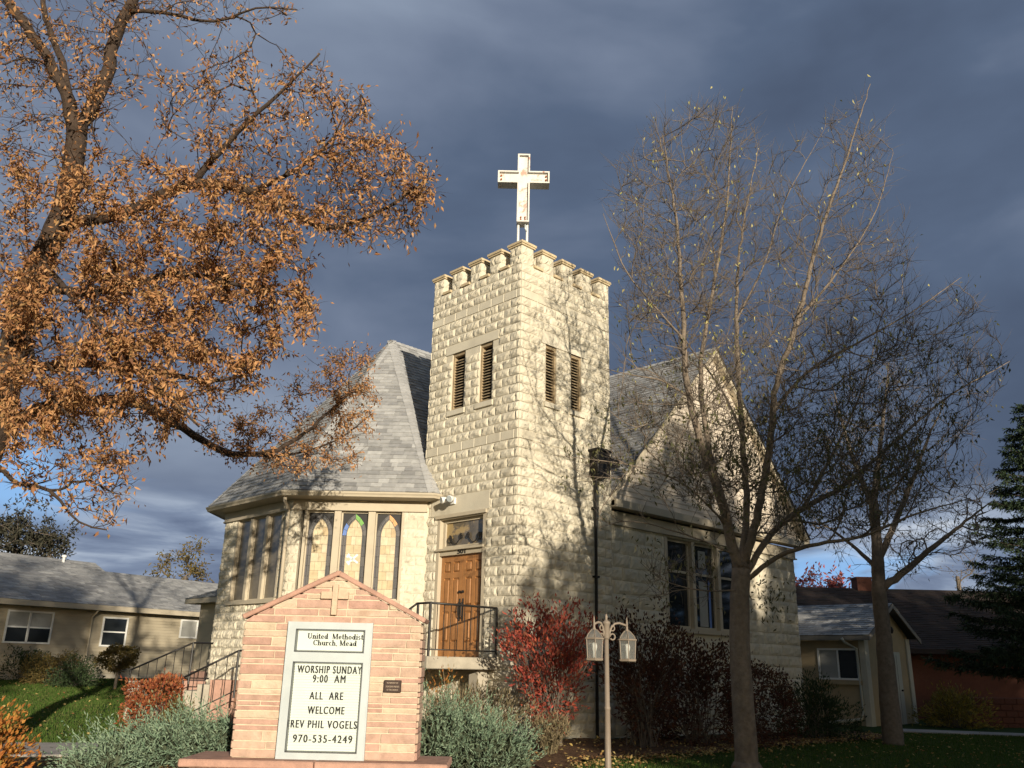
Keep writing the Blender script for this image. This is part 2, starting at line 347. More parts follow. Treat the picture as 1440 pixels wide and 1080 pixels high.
def strip(name, pts, w, m, dz=.03, thick=.12, seams=1.5):
    mb = MB(); pts = [np.array(p, float) for p in pts]; seg = []
    for p, q in zip(pts[:-1], pts[1:]):
        n = max(1, int(np.linalg.norm(q-p)/seams))
        for i in range(n): seg.append((p+(q-p)*i/n, p+(q-p)*(i+1)/n))
    for p, q in seg:
        d = (q-p)/np.linalg.norm(q-p); nrm = np.array([-d[1], d[0]])*w/2; q = q-d*.012
        c = [p-nrm, q-nrm, q+nrm, p+nrm]; top = [V3(*k, gz(*k)+dz) for k in c]; bot = [t-ZU*thick for t in top]
        mb.add(top+bot, [(0, 1, 2, 3), (0, 4, 5, 1), (1, 5, 6, 2), (2, 6, 7, 3), (3, 7, 4, 0)])
    structure(name, mb, m)
strip('footpath', [(-22, 14.6), (-10, 15.0), (-5.6, 15.3)], 2.1, M['path'])
strip('driveway_walk', [(11.9, 27.6), (15.5, 26.6), (22, 25.6), (32, 24.5)], 1.3, M['path'])
def bed(name, poly, m, step=.22, dz=.012, rough=.03):
    P = np.array(poly); x0, y0 = P.min(0); x1, y1 = P.max(0)
    xs = np.arange(x0, x1+step, step); ys = np.arange(y0, y1+step, step); X, Y = np.meshgrid(xs, ys); nx = len(xs)
    J = rng.normal(0, step*.22, X.shape+(2,)); X = X+J[..., 0]; Y = Y+J[..., 1]
    Z = gz(X, Y)+dz+np.abs(rng.normal(0, rough, X.shape))
    v = np.stack([X, Y, Z], -1).reshape(-1, 3); i = (np.arange(len(ys)-1)[:, None]*nx+np.arange(nx-1)[None])
    c = in_poly((X[:-1, :-1]+X[1:, 1:])/2, (Y[:-1, :-1]+Y[1:, 1:])/2, poly)
    i = i[c]; f = np.stack([i, i+1, i+nx+1, i+nx], -1)
    return tag(np_mesh(name, v, f, m), kind='structure')
BED_FRONT = [(-7.2, 9.0), (-3, 8.6), (.2, 9.6), (1.0, 11.8), (.9, 13.6), (1.6, 15.2), (4.2, 17.6), (7.5, 21.3), (10.5, 24.6), (10.2, 26.5), (6, 22.6), (2.2, 18.9), (.4, 17.2), (-3, 19), (-6, 19), (-4.6, 14.2), (-6.5, 13.6)]
BED_LEFT = [(-12, 9), (-5.8, 9), (-6.2, 13.4), (-13, 13.4)]
M['mulch'] = mat('mulch', [(.12, .070, .042)], .98, noise=(14, .45), bump=(30, .05), stain=(5, .45, .7, (.22, .13, .07), .6), spec=.1)
bed('mulch_bed', BED_FRONT, M['mulch']); bed('leaf_litter_bed', BED_LEFT, M['mulch'])

# ================================================================== CHURCH
def clipint(lo, hi, holes):
    out = [(lo, hi)]
    for a, b in holes:
        nx = []
        for p, q in out:
            if b <= p or a >= q: nx.append((p, q))
            else:
                if a-p > .02: nx.append((p, a))
                if q-b > .02: nx.append((b, q))
        out = nx
    return out
def rock_wall(mb, O, u, n, W, rows, bw=.415, holes=(), amp=.037, jit=.0065, off=0.):
    """rows: (z0,z1,kind); O at z=0; u along the wall, n outward"""
    for k, (z0, z1, kind) in enumerate(rows):
        w = bw*(1.35 if kind == 'big' else 1); sh = (w/2 if k % 2 else 0)+off
        x = -((sh) % w)
        hs = [(h[0], h[1]) for h in holes if h[2] < z1-.03 and h[3] > z0+.03]
        while x < W:
            for p, q in clipint(max(x, 0), min(x+w, W), hs):
                if q-p < .03: continue
                if kind == 'flat':
                    d = .018; e = .012
                    c = lambda s, t, h: O+u*s+ZU*t+n*h
                    pts = [c(p+e*.5, z0+.004, 0), c(q-e*.5, z0+.004, 0), c(q-e*.5, z1-.004, 0), c(p+e*.5, z1-.004, 0)]
                    pts += [c(p+e*1.5, z0+.008, d), c(q-e*1.5, z0+.008, d), c(q-e*1.5, z1-.008, d), c(p+e*1.5, z1-.008, d)]
                    fs = [(4, 5, 6, 7), (0, 1, 5, 4), (1, 2, 6, 5), (2, 3, 7, 6), (3, 0, 4, 7)]
                    if np.dot(np.cross(u, ZU), n) < 0: fs = [tuple(reversed(f)) for f in fs]
                    mb.add(pts, fs); continue
                nx = max(4, int(round((q-p)/.062))+2); ny = 5
                ss = np.concatenate([[0, .012/(q-p)], np.linspace(0, 1, nx)[1:-1], [1-.012/(q-p), 1]]); ss.sort(); nx = len(ss)
                tt = np.concatenate([[0, .06], np.linspace(0, 1, ny)[1:-1], [.94, 1]]); ny = len(tt)
                S, T = np.meshgrid(ss, tt)
                ed = np.minimum(np.minimum(S, 1-S)*(q-p), np.minimum(T, 1-T)*(z1-z0))
                bulge = amp*np.clip(ed/.075, 0, 1)**.8
                bulge = bulge*rng.uniform(.75, 1.15); tiltx, tilty = rng.normal(0, .22), rng.normal(.25, .25)
                H = bulge*(1+tiltx*(S-.5)+tilty*(T-.5)) + rng.normal(0, jit, S.shape)*np.clip(ed/.03, 0, 1) + .004
                H[(ed < 1e-6)] = -.006
                P = O + u*(p+.003+S*(q-p-.006))[..., None] + ZU*(z0+.003+T*(z1-z0-.006))[..., None] + n*H[..., None]
                i = np.arange(ny-1)[:, None]*nx+np.arange(nx-1)[None]
                f = np.stack([i, i+1, i+nx+1, i+nx], -1).reshape(-1, 4)
                if np.dot(np.cross(u, ZU), n) < 0: f = f[:, ::-1]
                mb.add(P.reshape(-1, 3), f.tolist())
            x += w
def back_wall(mb, O, u, n, W, z0, z1, holes=(), d=.3):
    """solid wall slab behind the stones with openings cut"""
    us = sorted({0, W}|{h[0] for h in holes}|{h[1] for h in holes}); zs = sorted({z0, z1}|{h[2] for h in holes}|{h[3] for h in holes})
    solid = lambda i, j: (0 <= i < len(us)-1 and 0 <= j < len(zs)-1) and not any(h[0] <= (us[i]+us[i+1])/2 <= h[1] and h[2] <= (zs[j]+zs[j+1])/2 <= h[3] for h in holes)
    P = lambda s, t, k: O+u*s+ZU*t-n*k
    for i in range(len(us)-1):
        for j in range(len(zs)-1):
            if not solid(i, j): continue
            a, b, c, e = us[i], us[i+1], zs[j], zs[j+1]
            mb.quad(P(a, c, 0), P(b, c, 0), P(b, e, 0), P(a, e, 0)); mb.quad(P(a, c, d), P(a, e, d), P(b, e, d), P(b, c, d))
            if not solid(i-1, j): mb.quad(P(a, c, 0), P(a, e, 0), P(a, e, d), P(a, c, d))
            if not solid(i+1, j): mb.quad(P(b, c, 0), P(b, c, d), P(b, e, d), P(b, e, 0))
            if not solid(i, j-1): mb.quad(P(a, c, 0), P(a, c, d), P(b, c, d), P(b, c, 0))
            if not solid(i, j+1): mb.quad(P(a, e, 0), P(b, e, 0), P(b, e, d), P(a, e, d))

church = thing('church', 'cream rock-faced block church with battlemented corner tower and grey shingle roofs', 'church', C0)
T = 3.05; RH = .2016; ZB = 6.099
rows = [(ZB-RH*k, ZB-RH*(k-1), 'rock') for k in range(29, 0, -1)] + [(ZB, ZB+RH, 'flat')]
rows += [(ZB+RH*k, ZB+RH*(k+1), 'rock') for k in range(1, 16)] + [(ZB+RH*16, ZB+RH*17, 'flat')]
rows += [(ZB+RH*k, ZB+RH*(k+1), 'rock') for k in range(17, 20)]
ZTOP = ZB+RH*20                       # 10.13 underside of crenel caps
zl0, zl1 = ZB+RH*5, ZB+RH*12          # louvre openings
dz0, dz1 = ZB-RH*22, ZB-RH*7          # door opening
LOUV_L = [(.857, 1.285), (1.785, 2.24)]; LOUV_R = [(.81, 1.17), (1.657, 2.02)]
DOOR = (.90, 2.49)
ZL0, ZL1 = ZB+RH*4.9, ZB+RH*11.85
faces = {  # origin, along, outward, holes
    'front_left': (AB(0, 0, 0), A_, -B_), 'front_right': (AB(0, 0, 0), B_, -A_),
    'rear_left': (AB(T, 0, 0), B_, A_), 'rear_right': (AB(0, T, 0), A_, B_)}
tw = MB()
for nm, (O, u, n) in faces.items():
    hol = []; soft = []
    if nm == 'front_left':
        hol = [(a, b, ZL0, ZL1) for a, b in LOUV_L] + [(*DOOR, dz0, dz1)]
        soft = [(.66, 2.46, ZL1, ZL1+.2), (.80, 2.72, dz1, dz1+2*RH)] + [(a-.06, b+.08, ZL0-.12, ZL0) for a, b in LOUV_L]
    elif nm == 'front_right':
        hol = [(a, b, ZL0-.03, ZL1-.08) for a, b in LOUV_R]
        soft = [(.66, 2.2, ZL1-.08, ZL1+.12)] + [(a-.06, b+.08, ZL0-.14, ZL0-.03) for a, b in LOUV_R]
    elif nm == 'rear_right': hol = []
    rock_wall(tw, O, u, n, T, rows, holes=hol+soft, off=.1)
    back_wall(tw, O, u, n, T, 0., ZTOP, hol, .28 if 'front' in nm else .26)
    for s in soft:        # smooth dressed lintels and sills, proud of the wall
        pr = .022 if s[3]-s[2] > .15 else .05
        tw.frame_box(O+u*s[0]+ZU*s[2]-n*.02, u*(s[1]-s[0]), ZU*(s[3]-s[2]), n*(.02+pr))
tw.frame_box(AB(.27, .27, 9.75), A_*(T-.54), B_*(T-.54), ZU*.1)
tower = tw.build('tower', M['stone'], church)
# crenel caps and merlons
m_w = .37; g_w = (T-5*m_w)/4
caps = MB()
for nm, (O, u, n) in faces.items():
    for k in range(4):
        s = m_w+k*(m_w+g_w)+.004
        caps.frame_box(O+u*s+ZU*ZTOP+n*.05, u*(g_w-.008), ZU*.06, -n*.40)
caps.build('crenel_cap', M['cap'], tower)
ch_ = .225
def merlon(ca, cb):
    mb = MB(); rr = [(ZTOP+.001, ZTOP+ch_, 'rock'), (ZTOP+ch_, ZTOP+2*ch_, 'rock')]
    h = m_w/2
    for O, u, n in ((AB(ca-h, cb-h, 0), A_, -B_), (AB(ca-h, cb-h, 0), B_, -A_), (AB(ca+h, cb-h, 0), B_, A_), (AB(ca-h, cb+h, 0), A_, B_)):
        rock_wall(mb, O, u, n, m_w, rr, amp=.026, jit=.009, off=.0)
    mb.frame_box(AB(ca-h, cb-h, ZTOP), A_*m_w, B_*m_w, ZU*2*ch_)
    o = mb.build('merlon', M['stone'], tower); c = MB()
    c.frame_box(AB(ca-h-.035, cb-h-.035, ZTOP+2*ch_), A_*(m_w+.07), B_*(m_w+.07), ZU*.04)
    c.frame_box(AB(ca-h-.055, cb-h-.055, ZTOP+2*ch_+.04), A_*(m_w+.11), B_*(m_w+.11), ZU*.055)
    c.build('merlon_cap', M['cap'], tower)
h = m_w/2
pos = [h+k*(m_w+g_w) for k in range(5)]
for i, p in enumerate(pos):
    for j, q in enumerate(pos):
        if i in (0, 4) or j in (0, 4): merlon(p, q)
# louvres
def louver(O, u, n, s0, s1, z0, z1):
    f = MB(); t = .045; d = .15
    P = lambda s, z, k: O+u*s+ZU*z-n*k
    f.frame_box(P(s0, z0, .03), u*t, ZU*(z1-z0), -n*.1); f.frame_box(P(s1-t, z0, .03), u*t, ZU*(z1-z0), -n*.1)
    f.frame_box(P(s0+t, z1-.07, .03), u*(s1-s0-2*t), ZU*.07, -n*.1); f.frame_box(P(s0+t, z0, .03), u*(s1-s0-2*t), ZU*.04, -n*.1)
    k = int((z1-z0-.12)/.068)
    for i in range(k):
        z = z0+.05+i*.068
        f.frame_box(P(s0+t, z, .045), u*(s1-s0-2*t), -n*.07+ZU*.05, ZU*.012-n*.002)
    f.frame_box(P(s0+.001, z0, .17), u*(s1-s0-.002), ZU*(z1-z0), -n*.02, 1)
    f.build('louvre_window', [M['louvre'], M['glass_dark']], tower)
M['louvre'] = mat('weathered_louvre', [(.34, .26, .16)], .75, noise=(6, .3))
for a, b in LOUV_L: louver(AB(0, 0, 0), A_, -B_, a+.002, b-.002, ZL0+.002, ZL1-.002)
for a, b in LOUV_R: louver(AB(0, 0, 0), B_, -A_, a+.002, b-.002, ZL0-.028, ZL1-.082)

# ---- entrance
def on_left(s, z, k): return AB(s, -k, z)     # k = out from the tower's left face
ent = MB(); fw_ = .09; zt = 3.93; d0, d1 = DOOR
for s in (d0+.002, d1-fw_-.002): ent.frame_box(on_left(s, dz0+.03, -.16), A_*fw_, ZU*(dz1-dz0-.035), -B_*.17)
ent.frame_box(on_left(d0+fw_+.002, dz1-.1, -.16), A_*(d1-d0-2*fw_-.004), ZU*.095, -B_*.17)
ent.frame_box(on_left(d0-.03, dz1-.075, .011), A_*(d1-d0+.06), ZU*.075, -B_*.05)   # head moulding
ent.frame_box(on_left(d0+fw_+.002, 3.80, -.16), A_*(d1-d0-2*fw_-.004), ZU*.10, -B_*.15)
ent.frame_box(on_left(d0+.03, 3.90, -.155), A_*(d1-d0-.06), ZU*.045, -B_*.215)
ent.frame_box(on_left(d0+.002, dz0, -.2), A_*(d1-d0-.004), ZU*.03, -B_*.24)
entr = ent.build('entrance_frame', M['trim'], church)
dm = (d0+d1)/2
for s0, s1 in ((d0+fw_+.006, dm-.004), (dm+.004, d1-fw_-.006)):
    db = MB(); W_ = s1-s0; z0, z1 = dz0+.035, 3.795
    db.frame_box(on_left(s0, z0, -.15), A_*W_, ZU*(z1-z0), -B_*.04)
    st = .10; colw = (W_-3*st)/2
    zz = [(z0+.30, z0+.92), (z0+1.04, z0+1.62), (z0+1.74, z1-.13)]
    # stiles and rails stand proud, panels are raised inside
    for s in (s0, s0+st+colw, s1-st): db.frame_box(on_left(s+.001, z0+.001, -.11), A_*(st-.002), ZU*(z1-z0-.002), -B_*.022)
    cuts = [z0, *[q for p in zz for q in p], z1]
    for c in (0, 1):
        x = s0+st+c*(st+colw)
        for q in range(0, len(cuts), 2): db.frame_box(on_left(x, cuts[q]+.002, -.11), A_*colw, ZU*(cuts[q+1]-cuts[q]-.004), -B_*.020)
        for a, b in zz:
            db.bevel_box(on_left(x+.022, a+.022, -.11), A_*(colw-.044), ZU*(b-a-.044), -B_*.03, .022)
    leaf = db.build('entrance_door', M['door'], church)
    hb = MB(); sx = dm-.05 if s0 < dm-.1 else dm+.05
    hb.tube([on_left(sx, 2.45, -.085), on_left(sx, 2.52, -.04), on_left(sx, 2.65, -.03), on_left(sx, 2.77, -.04), on_left(sx, 2.84, -.085)], [.009, .010, .012, .010, .009], 8)
    hb.frame_box(on_left(sx-.022, 2.42, -.089), A_*.044, ZU*.46, -B_*.008)
    hb.tube([on_left(sx, 3.02, -.09), on_left(sx, 3.02, -.05)], .028, 10)
    hb.build('door_handle', M['iron'], leaf)
tf = MB(); a0, a1, b0, b1 = d0+fw_+.01, d1-fw_-.01, 3.955, dz1-.105
for s in (a0, a1-.07): tf.frame_box(on_left(s, b0, -.15), A_*.07, ZU*(b1-b0), -B_*.06)
for z in (b0, b1-.06): tf.frame_box(on_left(a0+.07, z, -.15), A_*(a1-a0-.14), ZU*.06, -B_*.058)
tr = tf.build('transom_window', M['trim'], church)
gl = MB(); gl.frame_box(on_left(a0+.07, b0+.06, -.142), A_*(a1-a0-.14), ZU*(b1-b0-.12), -B_*.01); gl.build('transom_pane', mat('transom_glass', [(.16, .13, .09)], .12, noise=(3, .6), spec=.6, stain=(2.0, .5, .56, (.42, .30, .13), .8)), tr)
ir = MB()
def scroll(cx, cz, r0, turns, start, sgn, k=-.10):
    return [on_left(cx+sgn*r*math.cos(t), cz+r*math.sin(t), k) for t, r in [(start+turns*2*math.pi*i/26, r0*(1-.78*i/26)) for i in range(27)]]
w_ = a1-a0-.2; cxm = (a0+a1)/2; zc = b0+.20
for sg in (-1, 1):
    p = scroll(cxm+sg*(w_/2-.10), zc, .095, 1.3, math.pi/2, sg)
    q = scroll(cxm+sg*.10, zc+.05, .07, 1.1, math.pi/2, -sg)
    mid = [on_left(cxm+sg*(w_/2-.10-(w_/2-.20)*t), zc+.095-.02*t-.19*math.sin(math.pi*t)*(1 if True else 0), -.10) for t in np.linspace(0, 1, 12)]
    ir.tube(list(reversed(p))+mid[1:-1]+q, .011, 6)
ir.build('scroll_ironwork', M['iron'], tr)

def text_mesh(txt, size, width=None, bold=0., spacing=1.0, extr=.004):
    cu = bpy.data.curves.new('letters', 'FONT'); cu.body = txt; cu.size = size; cu.extrude = extr; cu.offset = bold; cu.space_character = spacing; cu.align_x = 'LEFT'; cu.resolution_u = 4
    o = bpy.data.objects.new('letters', cu); COL.objects.link(o); bpy.context.view_layer.update()
    me = bpy.data.meshes.new_from_object(o.evaluated_get(bpy.context.evaluated_depsgraph_get()))
    v = np.empty(len(me.vertices)*3); me.vertices.foreach_get('co', v); v = v.reshape(-1, 3)
    f = [tuple(p.vertices) for p in me.polygons]
    bpy.data.objects.remove(o); bpy.data.curves.remove(cu); bpy.data.meshes.remove(me)
    v[:, 0] -= v[:, 0].min()
    if width: v[:, 0] *= width/v[:, 0].max()
    return v, f
def put_text(mb, txt, size, O, u, n, width=None, height=None, **kw):
    v, f = text_mesh(txt, size, width, **kw)
    if height: v[:, 1] *= height/v[:, 1].max()
    mb.add(O+v[:, :1]*u+v[:, 1:2]*ZU+v[:, 2:3]*n, f)
nb = MB(); put_text(nb, '501', .16, on_left(dm+.10, 3.815, -.004), -A_, -B_, width=.26, height=.10, bold=.004); nb.build('house_number', M['iron'], entr)

# ---- landing
lb = MB(); LZ = 1.69; LB0, LB1 = .40, 2.75; LD = 1.83
lb.bevel_box(AB(LB0, -.012, LZ-.22), A_*(LB1-LB0), -B_*(LD-.012), ZU*.22, .015)
lb.frame_box(AB(LB0+.25, -.04, .1), A_*.25, -B_*.3, ZU*(LZ-.23)); lb.frame_box(AB(LB1-.5, -LD+.6, .1), A_*.45, B_*.5, ZU*(LZ-.23))
k = 7
for i in range(k):   # stair flight descending along the wall towards the left
    lb.frame_box(AB(LB1+.001+i*.27, -LD, .1), A_*.27, B_*1.3, ZU*max(.05, (LZ-.22-.17*i-.1)))
lb.build('entrance_landing', M['concrete'], church)

# ---- shingled facets
def facet(mb, P, expo=.145, tab=.30, thick=.016, under=None, lip=1.0, boards=False):
    P = [np.asarray(p, float) for p in P]; n = np.cross(P[1]-P[0], P[2]-P[0]); n /= np.linalg.norm(n)
    if n[2] < 0 and not boards: P = P[::-1]; n = -n
    up = ZU-n*n[2]; up /= np.linalg.norm(up); ax = np.cross(up, n); O = P[0]
    q = np.array([((p-O)@ax, (p-O)@up) for p in P])
    if under is not None: under.add(P, [tuple(range(len(P)))])
    def span(t):
        xs = []
        for i in range(len(q)):
            a, b = q[i], q[(i+1) % len(q)]
            if (a[1]-t)*(b[1]-t) <= 0 and abs(a[1]-b[1]) > 1e-9: xs.append(a[0]+(b[0]-a[0])*(t-a[1])/(b[1]-a[1]))
        return (min(xs), max(xs)) if xs else None
    t0, t1 = q[:, 1].min(), q[:, 1].max(); k = max(1, int(round((t1-t0)/expo))); dt = (t1-t0)/k
    for i in range(k):
        a, b = t0+i*dt, t0+(i+1)*dt
        s0, s1 = span(a+1e-4), span(b-1e-4)
        if s0 is None or s1 is None: continue
        x = min(s0[0], s1[0])-rng.uniform(0, tab); xe = max(s0[1], s1[1])
        while x < xe:
            w = (xe-x+1) if boards else tab*rng.uniform(.45, 1.15)
            y = x+w
            p0, p1 = np.clip([x, y], *s0); p2, p3 = np.clip([x, y], *s1)
            if p1-p0 > .004 or p3-p2 > .004:
                h = thick*(1 if boards else (1.0 if rng.random() < .5 else 1.75)); bb = a if boards else a-rng.uniform(0, .012)
                pt = lambda s, t, hh: O+ax*s+up*t+n*hh
                vs = [pt(p0, bb, h), pt(p1, bb, h), pt(p3, b, .002), pt(p2, b, .002), pt(p0, bb, 0), pt(p1, bb, 0)]
                mb.add(vs, [(0, 1, 2, 3), (4, 5, 1, 0)])
            x = y
def hip_caps(mb, p, q, n1, n2, w=.13, expo=.15):
    p, q = np.asarray(p), np.asarray(q); d = q-p; L = np.linalg.norm(d); d /= L; k = int(L/expo)
    e1 = np.cross(d, n1); e1 /= np.linalg.norm(e1); e2 = np.cross(d, n2); e2 /= np.linalg.norm(e2)
    nm = (n1+n2); nm /= np.linalg.norm(nm)
    if np.dot(e1, nm) > 0: e1 = -e1
    if np.dot(e2, nm) > 0: e2 = -e2
    if np.dot(e1, e2) > .5: e2 = -e2
    for i in range(k):
        a = p+d*(i*L/k); b = p+d*((i+1.15)*L/k)
        h0, h1 = nm*.035, nm*.018
        j = rng.uniform(-.008, .008)
        mb.add([a+h0, a+e1*(w+j)+n1*.030, b+e1*w+n1*.018, b+h1, a+e2*(w-j)+n2*.030, b+e2*w+n2*.018, a+e1*w, a, a+e2*w], [(0, 1, 2, 3), (0, 3, 5, 4), (6, 1, 0, 7), (7, 0, 4, 8)])
def pnorm(P):
    n = np.cross(np.asarray(P[1])-P[0], np.asarray(P[2])-P[0]); n /= np.linalg.norm(n); return n if n[2] > 0 else -n

# ---- polygonal bay: wall corners in (a,b), walking from the tower round to the far side
BA0, LEG, LEN, BE = 2.84, 2.13, 3.25, -2.185
KW = [(BA0, 9.), (BA0, BE+LEG), (BA0+LEG, BE), (BA0+LEG+LEN, BE), (BA0+2*LEG+LEN, BE+LEG), (BA0+2*LEG+LEN, 9.)]
ov = .42; tn = ov*math.tan(math.pi/8)
KE = [(BA0-ov, 11.), (BA0-ov, BE+LEG-tn), (BA0+LEG-tn, BE-ov), (BA0+LEG+LEN+tn, BE-ov), (BA0+2*LEG+LEN+ov, BE+LEG-tn), (BA0+2*LEG+LEN+ov, 11.)]
EZ = 5.19; RZ = 10.33; CA = BA0+LEG+LEN/2; APEX = AB(CA, 1.36, RZ); RIDGE = AB(CA, 11., RZ)
E = [AB(a, b, EZ) for a, b in KE]
rb = MB(); ub = MB(); hb = MB()
tri = [(E[1], E[2], APEX), (E[2], E[3], APEX), (E[3], E[4], APEX)]
quads = [(E[0], E[1], APEX, RIDGE), (E[4], E[5], RIDGE, APEX)]
for P in tri+quads: facet(rb, P, under=ub)
bay_roof = rb.build('bay_roof', M['shingle'], church); ub.build('roof_deck', M['shingle_under'], bay_roof)
ns = [pnorm(quads[0])]+[pnorm(t) for t in tri]+[pnorm(quads[1])]
for i in range(4): hip_caps(hb, E[i+1], APEX, ns[i], ns[i+1])
hip_caps(hb, RIDGE, APEX, ns[0], ns[4], .15)
hb.build('hip_cap', M['hip'], bay_roof)
# gutter, soffit and fascia follow the eaves
gb = MB(); sf = MB()
for i in range(5):
    p, q = E[i], E[i+1]; d = (q-p)/np.linalg.norm(q-p); o = np.cross(d, ZU); c = (p+q)/2
    if np.dot(o[:2], (c-AB(CA, 3, 0))[:2]) < 0: o = -o
    e = .05
    pts = lambda base, s: base+o*s[0]+ZU*s[1]
    prof = [(-.02, -.01), (.06, -.02), (.075, -.03), (.07, -.06), (.045, -.09), (.03, -.13), (-.02, -.14)]
    mit = .414
    vs = [pts(p-d*(s[0]*mit*(1 if i > 0 else 0)), s) for s in prof]+[pts(q+d*(s[0]*mit*(1 if i < 4 else 0)), s) for s in prof]
    m = len(prof); gb.add(vs, [(j, (j+1) % m, m+(j+1) % m, m+j) for j in range(m)]+[tuple(range(m)), tuple(range(2*m-1, m-1, -1))])
    wp, wq = AB(*KW[i], 0), AB(*KW[i+1], 0)
    if i == 0: wp = AB(BA0, 11, 0)
    if i == 4: wq = AB(BA0+2*LEG+LEN, 11, 0)
    sf.quad(V3(*p[:2], EZ-.12), V3(*q[:2], EZ-.12), V3(*wq[:2], EZ-.15), V3(*wp[:2], EZ-.15))
gb.build('gutter', M['trim'], bay_roof); sf.build('soffit', M['trim'], church)

# bay walls
bw_ = MB(); friezes = []; sills = []
W0, W1 = 2.86, 4.80          # window zone heights on the bay
brows = []
z = 4.82
while z > .2: brows.append((z-.2016, z, 'rock')); z -= .2016
brows = brows[::-1]
bay_faces = []
for i in range(5):
    p, q = AB(*KW[i], 0), AB(*KW[i+1], 0); W = np.linalg.norm(q-p); u = (q-p)/W; n = np.cross(u, ZU)
    if np.dot(n[:2], ((p+q)/2-AB(CA, 3, 0))[:2]) < 0: n = -n
    bay_faces.append((p, u, n, W))
    hol = []
    if i == 1: s0, s1 = W-2.48-.05, W-.19; hol = [(.545, 2.83, W0, W1)]
    if i == 2: hol = [(.42, 2.62, W0, W1)]
    if i == 3: hol = [(.5, 2.5, W0, W1)]
    if 1 <= i <= 3:
        rock_wall(bw_, p, u, n, W, brows, holes=hol, amp=.022 if i == 1 else .032, jit=.008 if i == 1 else .012)
    back_wall(bw_, p, u, n, W, .1, 5.04, hol, .25)
    if i in (1, 2, 3):
        fr = MB(); fr.frame_box(p-u*.01+ZU*4.825, u*(W+.02), ZU*.215, n*.045); fr.frame_box(p-u*.016+ZU*4.805, u*(W+.032), ZU*.03, n*.07)
        if hol: sl = MB(); sl.frame_box(p+u*(hol[0][0]-.06)+ZU*(W0-.09), u*(hol[0][1]-hol[0][0]+.12), ZU*.088, n*.085); sills.append(sl)
        friezes.append(fr)
bay = bw_.build('bay_wall', M['stone'], church)
for fr in friezes: fr.build('bay_frieze', M['trim'], bay)
for sl in sills: sl.build('window_sill', M['trim'], bay)

